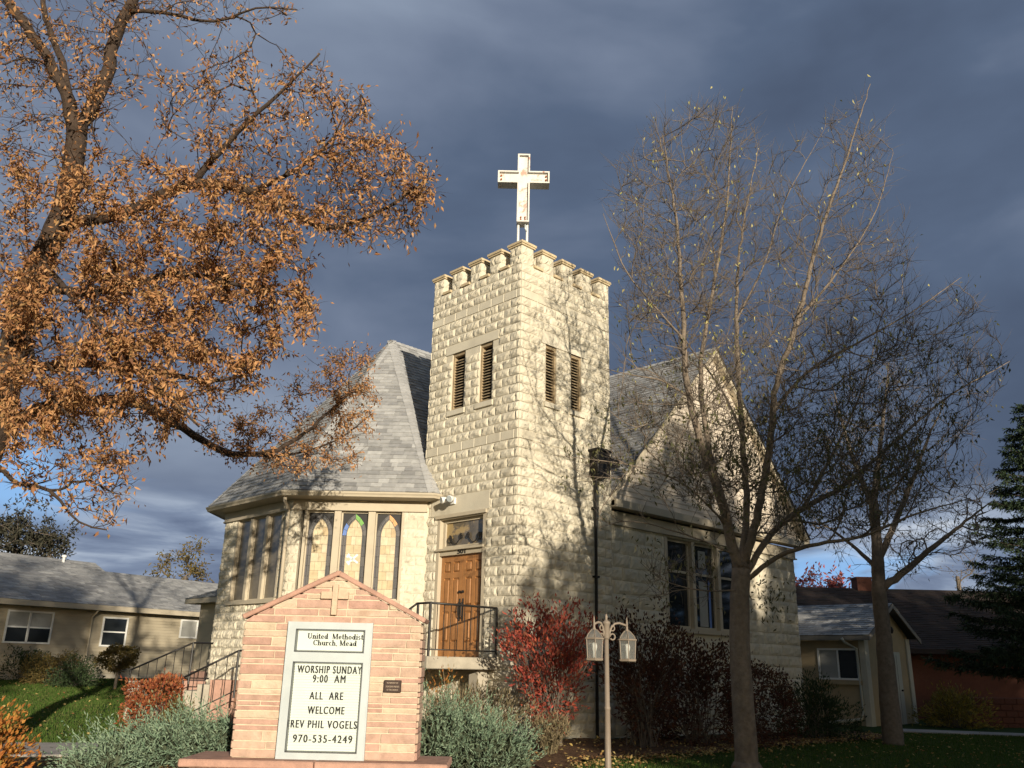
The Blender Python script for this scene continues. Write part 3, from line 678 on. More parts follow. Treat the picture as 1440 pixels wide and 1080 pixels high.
def arch(cx, zs, hw, zt, n=9):
    """pointed arch outline from left springing over the apex to right springing (local s, z)"""
    r = (hw*hw+(zt-zs)**2)/(2*hw); L = []
    for i in range(n):
        t = i/(n-1); ang = math.pi-t*math.acos(max(-1, (r-hw)/r)); L.append((cx-hw+r+r*math.cos(ang), zs+r*math.sin(ang)))
    return L+[(2*cx-x, y) for x, y in L[-2::-1]]
def stained_window(p, u, n, s0, s1, z0, z1, extra=None, flip=1):
    """one lancet light: lead border, pointed amber field; s measured along u"""
    fz = MB(); P = lambda s, z, k: p+u*s+ZU*z+n*k
    t = .028
    for s in (s0, s1-t): fz.frame_box(P(s, z0, -.13), u*t, ZU*(z1-z0), n*.06)
    for z in (z0, z1-t): fz.frame_box(P(s0+t, z, -.13), u*(s1-s0-2*t), ZU*t, n*.058)
    fo = fz.build('bay_window', M['trim'], bay)
    b = MB(); b.frame_box(P(s0+t, z0+t, -.128), u*(s1-s0-2*t), ZU*(z1-z0-2*t), n*.006); b.build('lead_backing', M['lead'], fo) if False else None
    s0 += t; s1 -= t; z0 += t; z1 -= t; cx = (s0+s1)/2; hw = (s1-s0)*.31; zs = z1-.50; zt = z1-.13
    g = MB(); g.frame_box(P(s0, z0, -.128), u*(s1-s0), ZU*(z1-z0), n*.006, 0)
    # border panes between the field and the frame
    zz = [z0+(zs-z0)*i/6 for i in range(7)]
    for sd in (-1, 1):
        for i in range(6):
            e = .006; xa, xb = cx+sd*(hw+.012), (s1 if sd > 0 else s0)
            for xp, xq in ((xa, (xa+xb)/2), ((xa+xb)/2+sd*.006, xb)):
                lo, hi = min(xp, xq), max(xp, xq); g.quad(P(lo, zz[i]+e, -.119), P(hi, zz[i]+e, -.119), P(hi, zz[i+1]-e, -.119), P(lo, zz[i+1]-e, -.119), 1)
    ar = arch(cx, zs, hw+.014, zt+.02, 5); ao = arch(cx, zs, (s1-s0)/2-.004, z1-.006, 5)
    for i in range(len(ar)-1):
        a, b2 = np.array(ar[i]), np.array(ar[i+1]); c, d = np.array(ao[i+1]), np.array(ao[i]); m_ = (a+b2+c+d)/4
        sh = [m_+(q-m_)*.94 for q in (a, b2, c, d)]
        mi = 1
        if extra == 'green' and i in (2, 3): mi = 3
        if extra == 'green' and i in (6, 7): mi = 4
        if extra == 'orange' and i in (2, 3): mi = 5
        g.quad(*[P(q[0], q[1], -.1185) for q in sh], mi)
    # amber field: blocks clipped to the arch
    nr = 9; zr = [z0+.01+(zt-z0-.01)*i/nr for i in range(nr+1)]
    def half(z):
        if z <= zs: return hw
        r = (hw*hw+(zt-zs)**2)/(2*hw); q = r*r-(z-zs)**2
        return max(0, math.sqrt(max(q, 0))-(r-hw))
    for i in range(nr):
        kk = 3 if (i+len(extra or '')) % 2 else 2
        cuts = np.linspace(-1, 1, kk+1)+np.concatenate([[0], rng.uniform(-.12, .12, kk-1), [0]])
        za, zb = zr[i]+.0025, zr[i+1]-.0025; ma = np.linspace(za, zb, 4)
        for c in range(kk):
            L = [(max(cuts[c]*hw+.002, -half(z)), z) for z in ma]; Rr = [(min(cuts[c+1]*hw-.002, half(z)), z) for z in ma]
            if any(r_[0] <= l_[0] for l_, r_ in zip(L[:1], Rr[:1])): continue
            for j in range(3):
                if Rr[j+1][0] < L[j+1][0]: m_ = (Rr[j+1][0]+L[j+1][0])/2; L[j+1] = Rr[j+1] = (m_, ma[j+1])
            o = len(g.v); pts = [P(cx+x, zq, -.1195) for x, zq in L+Rr[::-1]]
            g.add(pts, [(0, 1, 6, 7)[::-1], (1, 2, 5, 6)[::-1], (2, 3, 4, 5)[::-1]], 2)
    # bright lead lines along the arch
    for hh, zz_ in ((hw+.006, zt+.012), ((hw+(s1-s0)/2)/2, (zt+z1)/2)):
        q = [(cx-hh, z0)]+arch(cx, zs, hh, zz_, 8)+[(cx+hh, z0)]; g.tube([P(a, b2, -.117) for a, b2 in q], .0035, 4, True, 6)
    if extra == 'green':   # white cross-shaped emblem of glass
        for an in (.6, -.75):
            c = P(cx, z0+(zs-z0)*.62, -.116); dv = u*math.cos(an)+ZU*math.sin(an); nv = np.cross(n, dv); l = .15
            g.frame_box(c-dv*l-nv*.022, dv*2*l, nv*.044, n*.003, 7)
            g.frame_box(c+dv*l*.7-nv*.05, dv*.05, nv*.10, n*.0035, 7)
    g.build('stained_pane', [M['lead'], M['glass_border'], M['amber'], M['glass_green'], M['glass_blue'], M['glass_orange'], M['lead_light'], M['glass_white']], fo)
# chamfer face facing the street; its s runs from the tower to the left corner
p, u, n, W = bay_faces[1]
def sx(X): return float(np.clip((p[0]-X)/abs(u[0]), 0, W))
spans = [(-3.02, -2.42), (-3.80, -3.18), (-4.57, -3.95)]
mul = MB()
edges = [sx(-2.36)]+[v for a, b in spans for v in (sx(b), sx(a))]+[sx(-4.63)]
for k in range(0, len(edges), 2): mul.frame_box(p+u*edges[k]+ZU*(W0+.002)-n*.14, u*(edges[k+1]-edges[k]), ZU*(W1-W0-.004), n*.155)
mul.build('window_mullion', M['trim'], bay)
for (a, b), ex in zip(spans, ('orange', 'green', None)): stained_window(p, u, n, sx(b)+.002, sx(a)-.002, W0+.004, W1-.005, ex)
for fi, (s0, s1) in ((2, (.42, 2.62)), (3, (.5, 2.5))):
    p, u, n, W = bay_faces[fi]; mul = MB(); k = 3; mw = .125; lw = (s1-s0-mw*(k+1)+.1)/k
    x = s0+.002
    for i in range(k+1):
        w = mw-.05 if i in (0, k) else mw
        mul.frame_box(p+u*x+ZU*(W0+.002)-n*.12, u*(w-.002), ZU*(W1-W0-.004), n*.135); x += w
        if i < k:
            fz = MB(); P = lambda s, z, kk: p+u*s+ZU*z+n*kk
            for s in (x+.002, x+lw-.032): fz.frame_box(P(s, W0+.004, -.10), u*.03, ZU*(W1-W0-.008), n*.05)
            for zq in (W0+.004, W1-.036): fz.frame_box(P(x+.032, zq, -.10), u*(lw-.064), ZU*.03, n*.048)
            fo = fz.build('bay_window', M['trim'], bay); g = MB(); g.frame_box(P(x+.032, W0+.034, -.078), u*(lw-.064), ZU*(W1-W0-.07), n*.008); g.build('storm_glazing', M['glass_grey'], fo)
            x += lw
    mul.build('window_mullion', M['trim'], bay)
# downspout on the bay corner
p = AB(*KW[2], 0); dn = MB(); o = -(A_+B_); o = V3(o[0], o[1], 0)/np.linalg.norm(o); q = p+V3(-.10, 0, 0)+o*.12; e0 = E[2]+V3(.02, .12, -.13)
pts = [e0, e0+ZU*-.10, q+V3(.0, -.02, 4.80), q+ZU*4.68, q+ZU*.4]
dn.tube(pts, .042, 8); dn.build('downspout', M['trim'], bay, True)

# ---- cross-gable wing on the right
GA, GB0, GB1, GE, GZ = .20, T-.02, 11.85, 5.0, 5.3
LA, LBv, LC = (2.98, 5.32), (7.86, 10.27), (12.55, 5.36)       # eave, ridge, eave as (b, z)
gw = MB(); grow_ = []; z = 4.95; GH = .30
while z > -.5: grow_.append((z-GH, z, 'rock')); z -= GH
grow_ = grow_[::-1]
GO = AB(GA, 0, 0); GWIN = (5.33, 8.98, 2.50, 4.66)
rock_wall(gw, GO+B_*GB0, B_, -A_, GB1-GB0, grow_, bw=.62, holes=[(GWIN[0]-GB0, GWIN[1]-GB0, GWIN[2], GWIN[3])], amp=.04, jit=.010)
back_wall(gw, GO+B_*GB0, B_, -A_, GB1-GB0, -.4, 5.0, [(GWIN[0]-GB0, GWIN[1]-GB0, GWIN[2], GWIN[3])], .25)
rock_wall(gw, AB(GA, GB1, 0), A_, B_, 7, grow_, bw=.62, amp=.04)
back_wall(gw, AB(GA, GB1, 0), A_, B_, 7, -.4, 5.0)
gable = gw.build('gable_wall', M['stone'], church)
sb = MB(); facet(sb, [AB(GA-.01, LA[0]+.12, 5.2), AB(GA-.01, LC[0]-.1, 5.2), AB(GA-.01, LBv[0], LBv[1]-.1)], expo=.125, thick=.022, boards=True, under=sb)
sb.build('gable_siding', M['siding'], gable)
fb = MB()
fb.frame_box(AB(GA-.34, GB0+.03, 5.06), B_*(GB1-GB0+.35), ZU*.16, A_*.05); fb.frame_box(AB(GA-.29, GB0+.03, 5.06), B_*(GB1-GB0+.33), ZU*.03, A_*.27)
fb.frame_box(AB(GA-.34, GB0+.03, 5.22), B_*(GB1-GB0+.35), ZU*.012+A_*0, A_*.33)
fb.frame_box(AB(GA-.055, GB0+.03, 4.72), B_*(GB1-GB0), ZU*.30, A_*.054)
fb.frame_box(AB(GA-.10, GB0+.03, 4.70), B_*(GB1-GB0+.02), ZU*.035, A_*.099)
fb.build('pent_eave', M['trim'], gable)
rk = MB(); FA = GA-.22
for (p, q) in ((LA, LBv), (LC, LBv)):
    d = V3(0, q[0]-p[0], q[1]-p[1])
    P0, P1 = AB(FA, *p), AB(FA, *q); rk.frame_box(P0-ZU*.20, P1-P0, ZU*.17, A_*.035); rk.frame_box(P0-ZU*.20+A_*.035, P1-P0, ZU*.02, A_*.2)
rk.build('rake_board', M['trim'], gable)
gr = MB(); gu = MB(); BK = 13.
for P in ([AB(FA-.04, *LA), AB(BK, *LA), AB(BK, *LBv), AB(FA-.04, *LBv)], [AB(FA-.04, *LC), AB(BK, *LC), AB(BK, *LBv), AB(FA-.04, *LBv)]): facet(gr, P, under=gu, expo=.15, tab=.34, thick=.016)
groof = gr.build('gable_roof', M['shingle'], church); gu.build('roof_deck', M['shingle_under'], groof)
hc = MB(); n1 = pnorm([AB(0, *LA), AB(1, *LA), AB(1, *LBv)]); n2 = pnorm([AB(0, *LC), AB(1, *LC), AB(1, *LBv)]); hip_caps(hc, AB(BK, *LBv), AB(FA-.04, *LBv), n1, n2, .15); hc.build('hip_cap', M['hip'], groof)
# three-light gable window
s0, s1, z0, z1 = GWIN; k = 3; mw = .13; lw = (s1-s0-mw*4)/3; x = s0; P = lambda s, zz, kk: AB(GA-kk, s, zz)
gm = MB()
for i in range(4):
    gm.frame_box(P(x+.002, z0+.002, -.2), B_*(mw-.004), ZU*(z1-z0-.004), -A_*.215); x += mw
    if i < 3:
        f_ = MB(); t = .06
        for s in (x, x+lw-t): f_.frame_box(P(s+.002, z0+.005, -.15), B_*(t-.004), ZU*(z1-z0-.01), -A_*.06)
        for zq in (z0+.005, z0+(z1-z0)*.62, z1-t-.005): f_.frame_box(P(x+t, zq, -.15), B_*(lw-2*t), ZU*t, -A_*.058)
        fo = f_.build('gable_window', M['trim'], gable); g = MB()
        g.frame_box(P(x+t, z0+t, -.14), B_*(lw-2*t), ZU*(z1-z0-2*t), -A_*.01, 0)
        if i == 1:
            for (cx_, cz_, hw_, hh_, mi) in ((.5, .30, .20, .26, 2), (.82, .3, .05, .28, 1), (.5, .82, .18, .10, 2)): g.frame_box(P(x+t+(lw-2*t)*(cx_-hw_), z0+(z1-z0)*(cz_-hh_), -.129), B_*(lw-2*t)*2*hw_, ZU*(z1-z0)*2*hh_, -A_*.003, mi)
        g.build('window_pane', [M['glass_dark'], M['glass_blue'], M['house_glass_curtain']], fo)
        x += lw
gm.frame_box(P(s0-.06, z0-.11, -.02), B_*(s1-s0+.12), ZU*.108, -A_*.13)
gm.build('window_mullion', M['trim'], gable)
# rainwater head and pipe on the tower's right flank
cb = MB(); cb.bevel_box(AB(-.03, 2.24, 5.62), B_*.44, ZU*.60, -A_*.27, .02); cb.frame_box(AB(-.03, 2.21, 6.20), B_*.50, ZU*.05, -A_*.31)
cb.frame_box(AB(-.24, 2.69, 5.95), B_*.40, ZU*.16, A_*.18)
cb.tube([AB(-.12, 2.38, 5.66), AB(-.10, 2.38, 5.45), AB(-.09, 2.38, .15)], .034, 8)
for zq in (4.9, 3.4, 1.9): cb.frame_box(AB(-.15, 2.32, zq), B_*.12, ZU*.05, A_*.17)
cb.build('rainwater_pipe', M['darkmetal'], church)
# small sided side entry behind the bay
se = MB(); O = AB(9.5, -.72, 0)
for i in range(15): se.frame_box(AB(9.5, -.72-.004*0, 1.25+i*.125), A_*2.55, ZU*.123, -B_*.02+ZU*0)
se.frame_box(AB(9.5, -.70, 1.2), A_*2.55, ZU*1.95, B_*4)
for i in range(15): se.frame_box(AB(12.05, -.70, 1.25+i*.125), B_*4, ZU*.123, A_*.02)
se.frame_box(AB(11.97, -.745, 1.2), A_*.12, ZU*1.93, B_*.12)
sev = se.build('side_entry', M['house_siding'], church)
s2 = MB(); s2.frame_box(AB(9.4, -.80, .3), A_*2.75, ZU*.9, B_*4.1); s2.build('side_entry_plinth', M['slab_s'], church)
sr = MB(); su = MB()
P_ = [AB(9.3, -1.08, 3.16), AB(12.42, -1.08, 3.16), AB(12.42, 3.6, 3.16), AB(9.3, 3.6, 3.16)]; RA, RB_ = AB(9.3, 1.2, 4.1), AB(10.6, 1.2, 4.1)
facet(sr, [P_[0], P_[1], RB_, RA], under=su); facet(sr, [P_[1], P_[2], RB_], under=su)
su.quad(*[q-ZU*.14 for q in P_]); su.frame_box(P_[0]-ZU*.14, P_[1]-P_[0], ZU*.13, B_*.02); su.frame_box(P_[1]-ZU*.14, P_[2]-P_[1], ZU*.13, -A_*.02)
so = sr.build('side_entry_roof', M['shingle'], church); su.build('eave_board', M['trim'], so)
# ================================================================== ON AND AROUND THE CHURCH
# roof cross (faces the street corner)
def roof_cross():
    c = AB(.5, .5, 0); zb, zt = 11.47, 13.305; t = thing('roof_cross', 'white metal box cross with rust stains standing above the battlements of the tower', 'cross', V3(c[0], c[1], 10.62))
    X0 = c[0]+.004; Yf = c[1]-.15; w = .147; arm = .617; za, zb2 = 12.515, 12.835; dep = .30
    out = [(X0-w, zb), (X0+w, zb), (X0+w, za), (X0+arm, za), (X0+arm, zb2), (X0+w, zb2), (X0+w, zt), (X0-w, zt), (X0-w, zb2), (X0-arm, zb2), (X0-arm, za), (X0-w, za)]
    mb = MB(); k = len(out); e = .035
    cx, cz = X0, 12.67
    def inset(i):
        x, z = out[i]; p, q = out[i-1], out[(i+1) % k]
        d1 = np.array([x-p[0], z-p[1]]); d2 = np.array([q[0]-x, q[1]-z]); n1 = np.array([-d1[1], d1[0]])/np.linalg.norm(d1); n2 = np.array([-d2[1], d2[0]])/np.linalg.norm(d2)
        return (x+(n1+n2)[0]*e, z+(n1+n2)[1]*e)
    inn = [inset(i) for i in range(k)]
    P = [V3(x, Yf, z) for x, z in out]+[V3(x, Yf, z) for x, z in inn]+[V3(x, Yf+.07, z) for x, z in inn]+[V3(x, Yf+dep, z) for x, z in out]
    F = []
    for i in range(k):
        j = (i+1) % k; F += [(i, j, k+j, k+i), (k+i, k+j, 2*k+j, 2*k+i), (j, i, 3*k+i, 3*k+j)]
    F.append(tuple(range(4*k-1, 3*k-1, -1))); mb.add(P, F); mb.build('cross_shell', M['rust'], t)
    f = MB(); f.add([V3(x, Yf+.07, z) for x, z in inn], [tuple(range(k))]); f.build('cross_face', M['cross_face'], t)
    ms = mat('rusty_socket', (.30, .10, .04), .8)
    for sx_ in (-1, 1):
        for xo, zz, r_ in ((arm-.08, 12.62, .022), (arm-.08, 12.72, .022), (.05, 11.55, .018), (.05, 11.61, .018)):
            bl = MB(); bl.tube([V3(X0+sx_*xo, Yf+.069, zz), V3(X0+sx_*xo, Yf+.03, zz)], r_, 8); bl.build('tube_socket', ms, t)
    for s in (-1, 1):
        p = MB(); p.tube([V3(X0+s*.105, Yf+.15, 9.85), V3(X0+s*.105, Yf+.15, zb+.005)], .030, 10); p.build('support_post', M['white_plain'], t, True)
    j = MB(); j.tube([V3(X0+.06, Yf+.12, zb), V3(X0+.06, Yf+.12, zb-.12), V3(X0+.10, Yf+.14, zb-.2)], .022, 8); j.build('conduit', M['alu'], t, True)
roof_cross()
def security_light():
    t = thing('security_light', 'white twin-head security light fixed to the lintel above the church door', 'outdoor light', on_left(1.95, 4.96, 0))
    b = MB(); b.frame_box(on_left(1.88, 4.90, .023), A_*.14, ZU*.14, -B_*.05); b.tube([on_left(1.95, 4.97, .07), on_left(1.95, 4.97, .13)], .03, 10); b.build('mount_box', M['white_plain'], t)
    for s, dx in ((1.86, -.5), (2.06, .5)):
        h_ = MB(); c = on_left(s, 5.0, .15); d = -B_+A_*dx*.6-ZU*.25; d /= np.linalg.norm(d)
        h_.tube([c-d*.05, c-d*.02, c+d*.10, c+d*.12], [.035, .05, .075, .08], 12); h_.tube([on_left(1.95, 4.99, .10), c], .018, 8); h_.build('lamp_head', M['white_plain'], t, True)
        l_ = MB(); l_.tube([c+d*.118, c+d*.125], .066, 12); l_.build('lens', M['alu'], t)
security_light()

def railing(name, label, runs, posts, height, group, spacing=.15, r=.017, drop=.12):
    """runs: list of (P, Q) top-of-floor lines"""
    t = thing(name, label, 'railing', runs[0][0], group); a = MB()
    for P, Q in runs:
        P, Q = np.asarray(P), np.asarray(Q); a.tube([P+ZU*height, Q+ZU*height], r*1.25, 8); a.tube([P+ZU*drop, Q+ZU*drop], r*.8, 6)
        L = np.linalg.norm((Q-P)[:2]); k = max(1, int(L/spacing))
        for i in range(1, k):
            c = P+(Q-P)*i/k; b = MB(); b.tube([c+ZU*drop, c+ZU*height], .0085, 6); b.build('baluster', M['iron'], t, True)
    a.build('handrail', M['iron'], t, True)
    for p in posts:
        q = MB(); q.tube([np.asarray(p)+ZU*-.02, np.asarray(p)+ZU*(height+.01)], r*1.5, 8); q.build('post', M['iron'], t)
rr = .95; i0 = AB(LB0+.05, -.06, LZ); i1 = AB(LB0+.05, -LD+.06, LZ); i2 = AB(LB1-.05, -LD+.06, LZ); i3 = AB(LB1+1.8, -LD+.06, LZ-1.15)
railing('landing_railing', 'black iron railing around the concrete landing at the church door', [(i0, i1), (i1, AB(LB0+.45, -LD+.06, LZ)), (AB(LB0+.45, -LD+.06, LZ), AB(LB1-.2, -LD+.06, LZ-.75))], [i0, i1, AB(LB0+.42, -LD+.06, LZ)], rr, None, .17)
# side steps on the left with two railings
st = thing('side_steps', 'pinkish stone steps rising to the side entry at the left of the bay', 'steps', (-8.2, 21.2, .5))
sb_ = MB()
SX0, SX1 = -8.3, -6.9
for i in range(6):
    x = SX0+.28*i; sb_.bevel_box(V3(x, 20.4, .1), V3(.30, 0, 0), V3(0, 1.7, 0), ZU*(.20+.14*i), .01)
sb_.build('step_flight', M['concrete'], st)
lb = MB(); lb.box(-6.62, -6.05, 20.4, 22.1, .1, 1.10); lb.build('step_landing', M['slab_s'], st); lb = MB(); lb.box(-8.3, -7.2, 22.8, 24.6, .1, 1.0); lb.build('step_landing', M['slab_s'], st)
cw = MB(); p = at(190, 985, 20.2); cw.bevel_box(V3(p[0]-.13, 20.0, .2), V3(.3, 0, 0), V3(0, .5, 0), ZU*.85, .015)
cw.build('end_pier', M['concrete'], st)
for Y, lab in ((21.6, 'farther black iron handrail of the side steps, against the siding'), (19.0, 'nearer black iron handrail of the side steps, beside the blue juniper')):
    q0, q1 = (at(184, 942, Y), at(272, 904, Y)) if Y > 21 else (at(258, 953, Y), at(336, 915, Y))
    q2 = V3(q1[0]+1.5, Y, q1[2]); hgt = .92
    railing('step_railing', lab, [(q0-ZU*hgt, q1-ZU*hgt)]+([(q1-ZU*hgt, q2-ZU*hgt)]), [q0-ZU*hgt, q1-ZU*hgt], hgt, 'handrails of the side steps', .2)

# ------------------------------------------------------------------ monument sign
def monument():
    Y = 10.6; t = thing('church_sign', 'gabled red and buff sandstone church sign with framed letter board', 'sign', (-2.05, Y+.2, .45))
    XL, XR, ZB0, ZE, ZA, XC = -3.115, -1.0, .515, 2.03, 2.56, -2.05; DEP = .46
    core = MB(); o = [(XL+.02, ZB0), (XR-.02, ZB0), (XR-.02, ZE), (XC, ZA-.02), (XL+.02, ZE)]
    P = [V3(x, Y+.012, z) for x, z in o]+[V3(x, Y+DEP-.012, z) for x, z in o]; k = 5
    core.add(P, [tuple(range(5)), tuple(range(9, 4, -1))]+[((i+1) % k, i, k+i, k+(i+1) % k) for i in range(k)]); core.build('sign_body', M['mortar'], t)
    st = MB()
    CX0, CX1, CZ1 = -2.565, -1.588, 2.015
    def half(z): return (XL, XR) if z <= ZE else (XL+(XC-XL)*(z-ZE)/(ZA-ZE), XR-(XR-XC)*(z-ZE)/(ZA-ZE))
    def stone(x0, x1, z0, z1, back=False):
        g = .008; rr_ = np.random.default_rng(int((x0*31+z0*77)*1000) % 99991)
        nx = max(2, int((x1-x0)/.09)+1); nz = max(2, int((z1-z0)/.05)+1)
        S, T_ = np.meshgrid(np.linspace(0, 1, nx), np.linspace(0, 1, nz)); p = .022+rr_.uniform(-.006, .010)
        H = p+rr_.normal(0, .0035, S.shape); ed = (S == 0) | (S == 1) | (T_ == 0) | (T_ == 1); H[ed] -= .006
        zz0, zz1 = z0+g, z1-g; Z_ = zz0+T_*(zz1-zz0)+rr_.normal(0, .0015, S.shape)*0
        lo = np.array([max(x0+g, half(z)[0]+.004) for z in Z_[:, 0]]); hi = np.array([min(x1-g, half(z)[1]-.004) for z in Z_[:, 0]])
        if (hi-lo).max() < .03: return
        hi = np.maximum(hi, lo+.001); X_ = lo[:, None]+S*(hi-lo)[:, None]
        yb = Y+.012; front = np.stack([X_, Y-H+.012, Z_], -1).reshape(-1, 3); i = np.arange(nz-1)[:, None]*nx+np.arange(nx-1)[None]
        fs = np.stack([i, i+1, i+nx+1, i+nx], -1).reshape(-1, 4).tolist(); n0 = len(front)
        ring = list(range(nx))+[r_*nx+nx-1 for r_ in range(1, nz)]+list(range(nz*nx-2, (nz-1)*nx-1, -1))+[r_*nx for r_ in range(nz-2, 0, -1)]
        bk = front[ring].copy(); bk[:, 1] = yb; m_ = len(ring)
        fs += [(ring[(j+1) % m_], ring[j], n0+j, n0+(j+1) % m_) for j in range(m_)]
        vs = np.concatenate([front, bk])
        if back: vs[:, 1] = 2*Y+DEP-vs[:, 1]; fs = [tuple(reversed(f)) for f in fs]
        st.add(vs, fs)
    r2 = np.random.default_rng(5)
    rowsL = [.09, .085, .11, .06, .07, .085, .055, .05, .075, .055, .095, .065, .12, .06, .09, .055, .10, .075, .085]
    z = ZB0+.002; i = 0
    zs = []
    while z < ZA-.03: hgt = rowsL[i % len(rowsL)]; zs.append((z, min(z+hgt, ZA))); z += hgt; i += 1
    for side in (0, 1):
        for z0, z1 in zs:
            def fill(a, b):
                x = a
                while x < b-.01:
                    w = r2.uniform(.16, .62); 
                    if b-(x+w) < .12: w = b-x
                    stone(x, x+w, z0, z1, side == 1); x += w
            if side == 1 or z0 > CZ1-.03: fill(XL, XR)
            else: fill(XL, CX0+.01); fill(CX1-.01, XR)
    # quoin ends on the two flanks
    for xs_, sg in ((XL, 1), (XR, -1)):
        for z0, z1 in zs:
            if z1 > ZE+.02: break
            st.bevel_box(V3(xs_+sg*.02, Y+.02, z0+.005), V3(-sg*(.022+r2.uniform(0, .014)), 0, 0), V3(0, DEP-.04, 0), ZU*(z1-z0-.01), .006)
    st.build('sandstone_courses', M['brick_s'], t)
    cp = MB()
    for sx_, xe in ((-1, XL-.016), (1, XR+.016)):
        a = V3(xe, Y-.022, ZE+.0); b = V3(XC+sx_*.002, Y-.022, ZA); d = b-a; L = np.linalg.norm(d); d /= L; nrm = V3(-d[2], 0, d[0])*(1 if -d[2]*0+d[0] > 0 else -1)
        if nrm[2] < 0: nrm = -nrm
        cp.bevel_box(a, d*L, V3(0, DEP+.05, 0), nrm*.058, .012)
    cp.bevel_box(V3(XC-.032, Y-.018, ZA+.0), V3(.064, 0, 0), V3(0, DEP+.04, 0), ZU*.06, .01)
    cp.build('coping_stone', M['slab_s'], t)
    bs = MB()
    for x0, x1 in ((-3.60, -2.105), (-2.095, -.62)): bs.bevel_box(V3(x0, Y-.28, .43), V3(x1-x0, 0, 0), V3(0, DEP+.45, 0), ZU*.085, .014)
    bs.build('base_slab', M['slab_s'], t)
    pl = MB()
    for zr in (.10, .265):
        x = -3.5
        while x < -.75:
            w = min(r2.uniform(.3, .7), -.72-x); pl.bevel_box(V3(x, Y-.2, zr), V3(w-.012, 0, 0), V3(0, DEP+.28, 0), ZU*.153, .01); x += w
    pl.build('plinth_stone', M['brick_s'], t)
    cr = MB(); yc = Y-.055; cr.bevel_box(V3(-2.093, yc, 2.10), V3(.066, 0, 0), V3(0, .06, 0), ZU*.355, .004)
    for x0, x1 in ((-2.228, -2.095), (-2.025, -1.90)): cr.bevel_box(V3(x0, yc+.003, 2.285), V3(x1-x0, 0, 0), V3(0, .057, 0), ZU*.085, .004)
    cr.build('stone_cross', M['buff_s'], t)
    # letter cabinet
    cab = MB(); x0, x1, z0, z1 = -2.572, -1.583, .512, 2.013; yf = Y-.075; yb = Y+.02
    pan = [(-2.478, -1.662, 1.672, 1.934), (-2.486, -1.662, .585, 1.566)]
    us = [x0, -2.482, -1.662, x1]
    cab.frame_box(V3(x0, yf, z0), V3(-2.482-x0, 0, 0), ZU*(z1-z0), V3(0, yb-yf, 0)); cab.frame_box(V3(-1.662, yf, z0), V3(x1+1.662, 0, 0), ZU*(z1-z0), V3(0, yb-yf, 0))
    for za, zb_ in ((z0, .585), (1.566, 1.672), (1.934, z1)): cab.frame_box(V3(-2.482, yf+.002, za), V3(-1.662+2.482, 0, 0), ZU*(zb_-za), V3(0, yb-yf-.002, 0))
    cab.frame_box(V3(x0-.006, yf-.004, z0-.004), V3(.014, 0, 0), ZU*(z1-z0+.008), V3(0, .05, 0)); cab.frame_box(V3(x1-.008, yf-.004, z0-.004), V3(.014, 0, 0), ZU*(z1-z0+.008), V3(0, .05, 0))
    cabo = cab.build('sign_cabinet', M['alu'], t)
    rv = MB()
    for xa, xb, za, zb_ in ((-2.482, -1.662, 1.672, 1.934), (-2.482, -1.662, .585, 1.566)):
        e = .022; ya, ybk = yf-.006, yf+.046
        o_ = [(xa, za), (xb, za), (xb, zb_), (xa, zb_)]; i_ = [(xa+e, za+e), (xb-e, za+e), (xb-e, zb_-e), (xa+e, zb_-e)]; m1 = [(xa+e*.45, za+e*.45), (xb-e*.45, za+e*.45), (xb-e*.45, zb_-e*.45), (xa+e*.45, zb_-e*.45)]
        Pq = [V3(x, ya+.006, z) for x, z in o_]+[V3(x, ya, z) for x, z in m1]+[V3(x, ybk, z) for x, z in i_]
        rv.add(Pq, [(i, (i+1) % 4, 4+(i+1) % 4, 4+i) for i in range(4)]+[(4+i, 4+(i+1) % 4, 8+(i+1) % 4, 8+i) for i in range(4)])
    rv.build('door_frame', M['alu_dark'], cabo)
    bd = MB(); yp = yf+.047
    bd.quad(V3(-2.47, yp, 1.684), V3(-1.672, yp, 1.684), V3(-1.672, yp, 1.924), V3(-2.47, yp, 1.924))
    z = .6
    while z < 1.555:      # letter tracks: shallow lap steps
        zz = min(z+.0295, 1.556); bd.add([V3(-2.47, yp-.012, z), V3(-1.672, yp-.012, z), V3(-1.672, yp, zz), V3(-2.47, yp, zz), V3(-2.47, yp, z), V3(-1.672, yp, z)], [(0, 1, 2, 3), (4, 5, 1, 0)]); z += .0295
    bd.build('letter_board', M['board'], cabo)
    ux = V3(1, 0, 0); nn = V3(0, -1, 0); yt = yp-.014
    for s, xa, xb, zb_, hh in (('WORSHIP SUNDA', -2.425, -1.733, 1.441, .083), ('9:00  AM', -2.237, -1.86, 1.340, .082), ('ALL  ARE', -2.257, -1.872, 1.154, .082), ('WELCOME', -2.264, -1.845, .998, .081), ('REV PHIL VOGELS', -2.443, -1.690, .846, .082), ('970-535-4249', -2.404, -1.731, .693, .080)):
        tx = MB()
        for kx in (-1, 0, 1): put_text(tx, s, .11, V3(xa+kx*.0028, yt-kx*.0002, zb_), ux, nn, width=xb-xa, height=hh, bold=0, spacing=1.25, extr=.0015)
        if s.endswith('SUNDA'): put_text(tx, 'Y', .11, V3(-1.724, yt, 1.441), ux, nn, width=.045, height=.083, bold=.0018, extr=.0015)
        tx.build('sign_lettering', M['black'], cabo)
    for s, xa, xb, zb_ in (('United  Methodist', -2.348, -1.688, 1.824), ('Church, Mead', -2.277, -1.760, 1.751)): tx = MB(); serif(tx, s, xa, xb, zb_, .062, yp-.004); tx.build('sign_lettering', M['black'], cabo)
    pq = MB(); pq.bevel_box(V3(-1.408, Y-.045, 1.247), V3(.2, 0, 0), V3(0, .05, 0), ZU*.135, .006); po = pq.build('plaque', M['plaque'], t)
    pt = MB()
